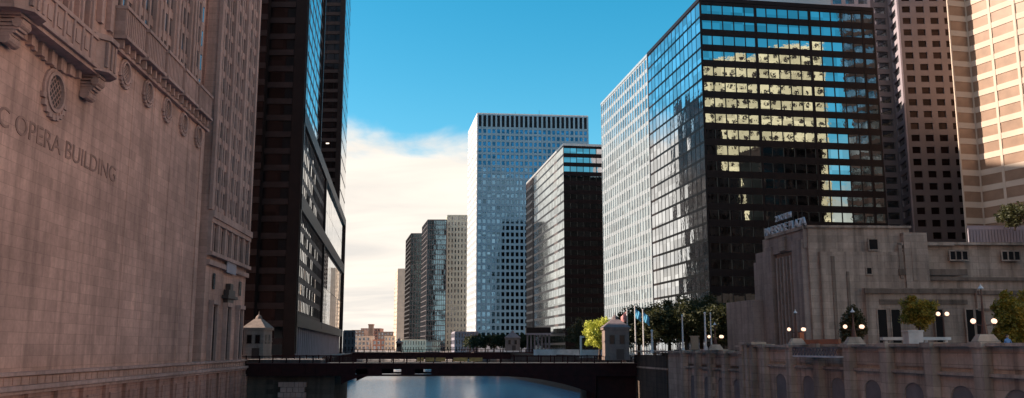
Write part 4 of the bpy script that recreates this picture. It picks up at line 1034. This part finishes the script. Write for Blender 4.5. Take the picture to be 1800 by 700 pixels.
# =================================================================== LIGHT, SKY, CAMERA
SEL = math.atan(.6); sdir = Vector((-1, .03, 0)).normalized()*math.cos(SEL)+Vector((0, 0, math.sin(SEL)))
sun = bpy.data.lights.new('sun', 'SUN'); sun.energy = 5.0; sun.angle = R(.5); sun.color = (1, .86, .70)
so = bpy.data.objects.new('sun', sun); COL.objects.link(so); so.rotation_euler = sdir.to_track_quat('Z', 'Y').to_euler()
wd = bpy.data.worlds.new('World'); scene.world = wd; wd.use_nodes = True; t = wd.node_tree; t.nodes.clear()
out = t.nodes.new('ShaderNodeOutputWorld'); bg = t.nodes.new('ShaderNodeBackground'); t.links.new(bg.outputs[0], out.inputs[0])
sky = t.nodes.new('ShaderNodeTexSky'); sky.sky_type = 'NISHITA'; sky.sun_disc = False; sky.sun_elevation = SEL
sky.sun_rotation = math.atan2(sdir.x, sdir.y); sky.air_density = 1.0; sky.dust_density = .6; sky.ozone_density = 1.6
hs = t.nodes.new('ShaderNodeHueSaturation'); hs.inputs['Hue'].default_value = .472; hs.inputs['Saturation'].default_value = 1.5; hs.inputs['Value'].default_value = 1.0
t.links.new(sky.outputs[0], hs.inputs['Color'])
tc = t.nodes.new('ShaderNodeTexCoord'); sx = t.nodes.new('ShaderNodeSeparateXYZ'); t.links.new(tc.outputs['Generated'], sx.inputs[0])
# clouds on a flat layer: direction divided by its height
mx = N(t, 'ShaderNodeMath', operation='MAXIMUM'); t.links.new(sx.outputs[2], mx.inputs[0]); mx.inputs[1].default_value = .02
ad = N(t, 'ShaderNodeMath', operation='ADD'); t.links.new(mx.outputs[0], ad.inputs[0]); ad.inputs[1].default_value = .10
dx = N(t, 'ShaderNodeMath', operation='DIVIDE'); t.links.new(sx.outputs[0], dx.inputs[0]); t.links.new(ad.outputs[0], dx.inputs[1])
dy = N(t, 'ShaderNodeMath', operation='DIVIDE'); t.links.new(sx.outputs[1], dy.inputs[0]); t.links.new(ad.outputs[0], dy.inputs[1])
cx = t.nodes.new('ShaderNodeCombineXYZ'); t.links.new(dx.outputs[0], cx.inputs[0]); t.links.new(dy.outputs[0], cx.inputs[1])
cn = t.nodes.new('ShaderNodeTexNoise'); cn.inputs['Scale'].default_value = 1.1; cn.inputs['Detail'].default_value = 7; cn.inputs['Roughness'].default_value = .55; cn.inputs['Distortion'].default_value = .4
t.links.new(cx.outputs[0], cn.inputs['Vector'])
# bank of cloud: dense low down, breaking up to clear sky above
el = t.nodes.new('ShaderNodeMapRange'); t.links.new(sx.outputs[2], el.inputs[0]); el.inputs[1].default_value = .15; el.inputs[2].default_value = .29; el.inputs[3].default_value = .55; el.inputs[4].default_value = -.35
sm = N(t, 'ShaderNodeMath', operation='ADD'); t.links.new(cn.outputs[0], sm.inputs[0]); t.links.new(el.outputs[0], sm.inputs[1])
# the bank thins towards the right of the view
xr = t.nodes.new('ShaderNodeMapRange'); t.links.new(sx.outputs[0], xr.inputs[0]); xr.inputs[1].default_value = -.15; xr.inputs[2].default_value = .35; xr.inputs[3].default_value = 0; xr.inputs[4].default_value = -.35
sm2 = N(t, 'ShaderNodeMath', operation='ADD'); t.links.new(sm.outputs[0], sm2.inputs[0]); t.links.new(xr.outputs[0], sm2.inputs[1])
cr = t.nodes.new('ShaderNodeMapRange'); cr.interpolation_type = 'SMOOTHSTEP'; t.links.new(sm2.outputs[0], cr.inputs[0]); cr.inputs[1].default_value = .42; cr.inputs[2].default_value = .66
def mr(src, a, b, c, d):
    m_ = t.nodes.new('ShaderNodeMapRange'); t.links.new(src, m_.inputs[0])
    for i_, v_ in enumerate((a, b, c, d)): m_.inputs[i_+1].default_value = v_
    return m_.outputs[0]
def mth(op, a, b):
    m_ = N(t, 'ShaderNodeMath', operation=op)
    for i_, v_ in enumerate((a, b)):
        if isinstance(v_, (int, float)): m_.inputs[i_].default_value = v_
        else: t.links.new(v_, m_.inputs[i_])
    return m_.outputs[0]
side = mr(sx.outputs[0], .70, .84, 0, .75)                  # unseen bright cloud added on the right as warm fill light
backl = mth('MULTIPLY', mr(sx.outputs[1], -.1, -.5, 0, .6), mr(sx.outputs[0], .05, -.30, 0, 1))  # unseen cloud added behind the view to fill the north faces
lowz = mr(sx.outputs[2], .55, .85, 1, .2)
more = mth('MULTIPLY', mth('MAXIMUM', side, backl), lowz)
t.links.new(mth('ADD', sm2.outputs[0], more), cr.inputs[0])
mixn = t.nodes.new('ShaderNodeMix'); mixn.data_type = 'RGBA'; t.links.new(cr.outputs[0], mixn.inputs[0]); t.links.new(hs.outputs[0], mixn.inputs[6])
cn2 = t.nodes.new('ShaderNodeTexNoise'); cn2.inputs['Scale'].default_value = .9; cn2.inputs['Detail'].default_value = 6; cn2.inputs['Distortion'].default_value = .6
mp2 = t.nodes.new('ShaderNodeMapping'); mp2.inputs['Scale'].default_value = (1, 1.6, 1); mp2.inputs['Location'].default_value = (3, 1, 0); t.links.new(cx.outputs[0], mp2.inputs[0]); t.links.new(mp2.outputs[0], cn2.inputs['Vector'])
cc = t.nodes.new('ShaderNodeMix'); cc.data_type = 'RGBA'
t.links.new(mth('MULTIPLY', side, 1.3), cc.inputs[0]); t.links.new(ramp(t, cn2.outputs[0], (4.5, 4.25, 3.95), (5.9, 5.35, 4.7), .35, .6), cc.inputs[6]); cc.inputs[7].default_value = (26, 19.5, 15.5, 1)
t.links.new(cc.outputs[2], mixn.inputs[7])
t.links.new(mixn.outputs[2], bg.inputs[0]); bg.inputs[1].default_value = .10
cam = bpy.data.cameras.new('camera'); co_ = bpy.data.objects.new('camera', cam); COL.objects.link(co_)
co_.location = (0, 0, EYE); co_.rotation_euler = (math.pi/2+PITCH, 0, 0); cam.sensor_width = 36; cam.lens = 36*F/1800; cam.clip_end = 20000; cam.clip_start = .5
scene.camera = co_
scene.view_settings.view_transform = 'Standard'; scene.view_settings.look = 'None'; scene.view_settings.gamma = 1; scene.view_settings.exposure = .95
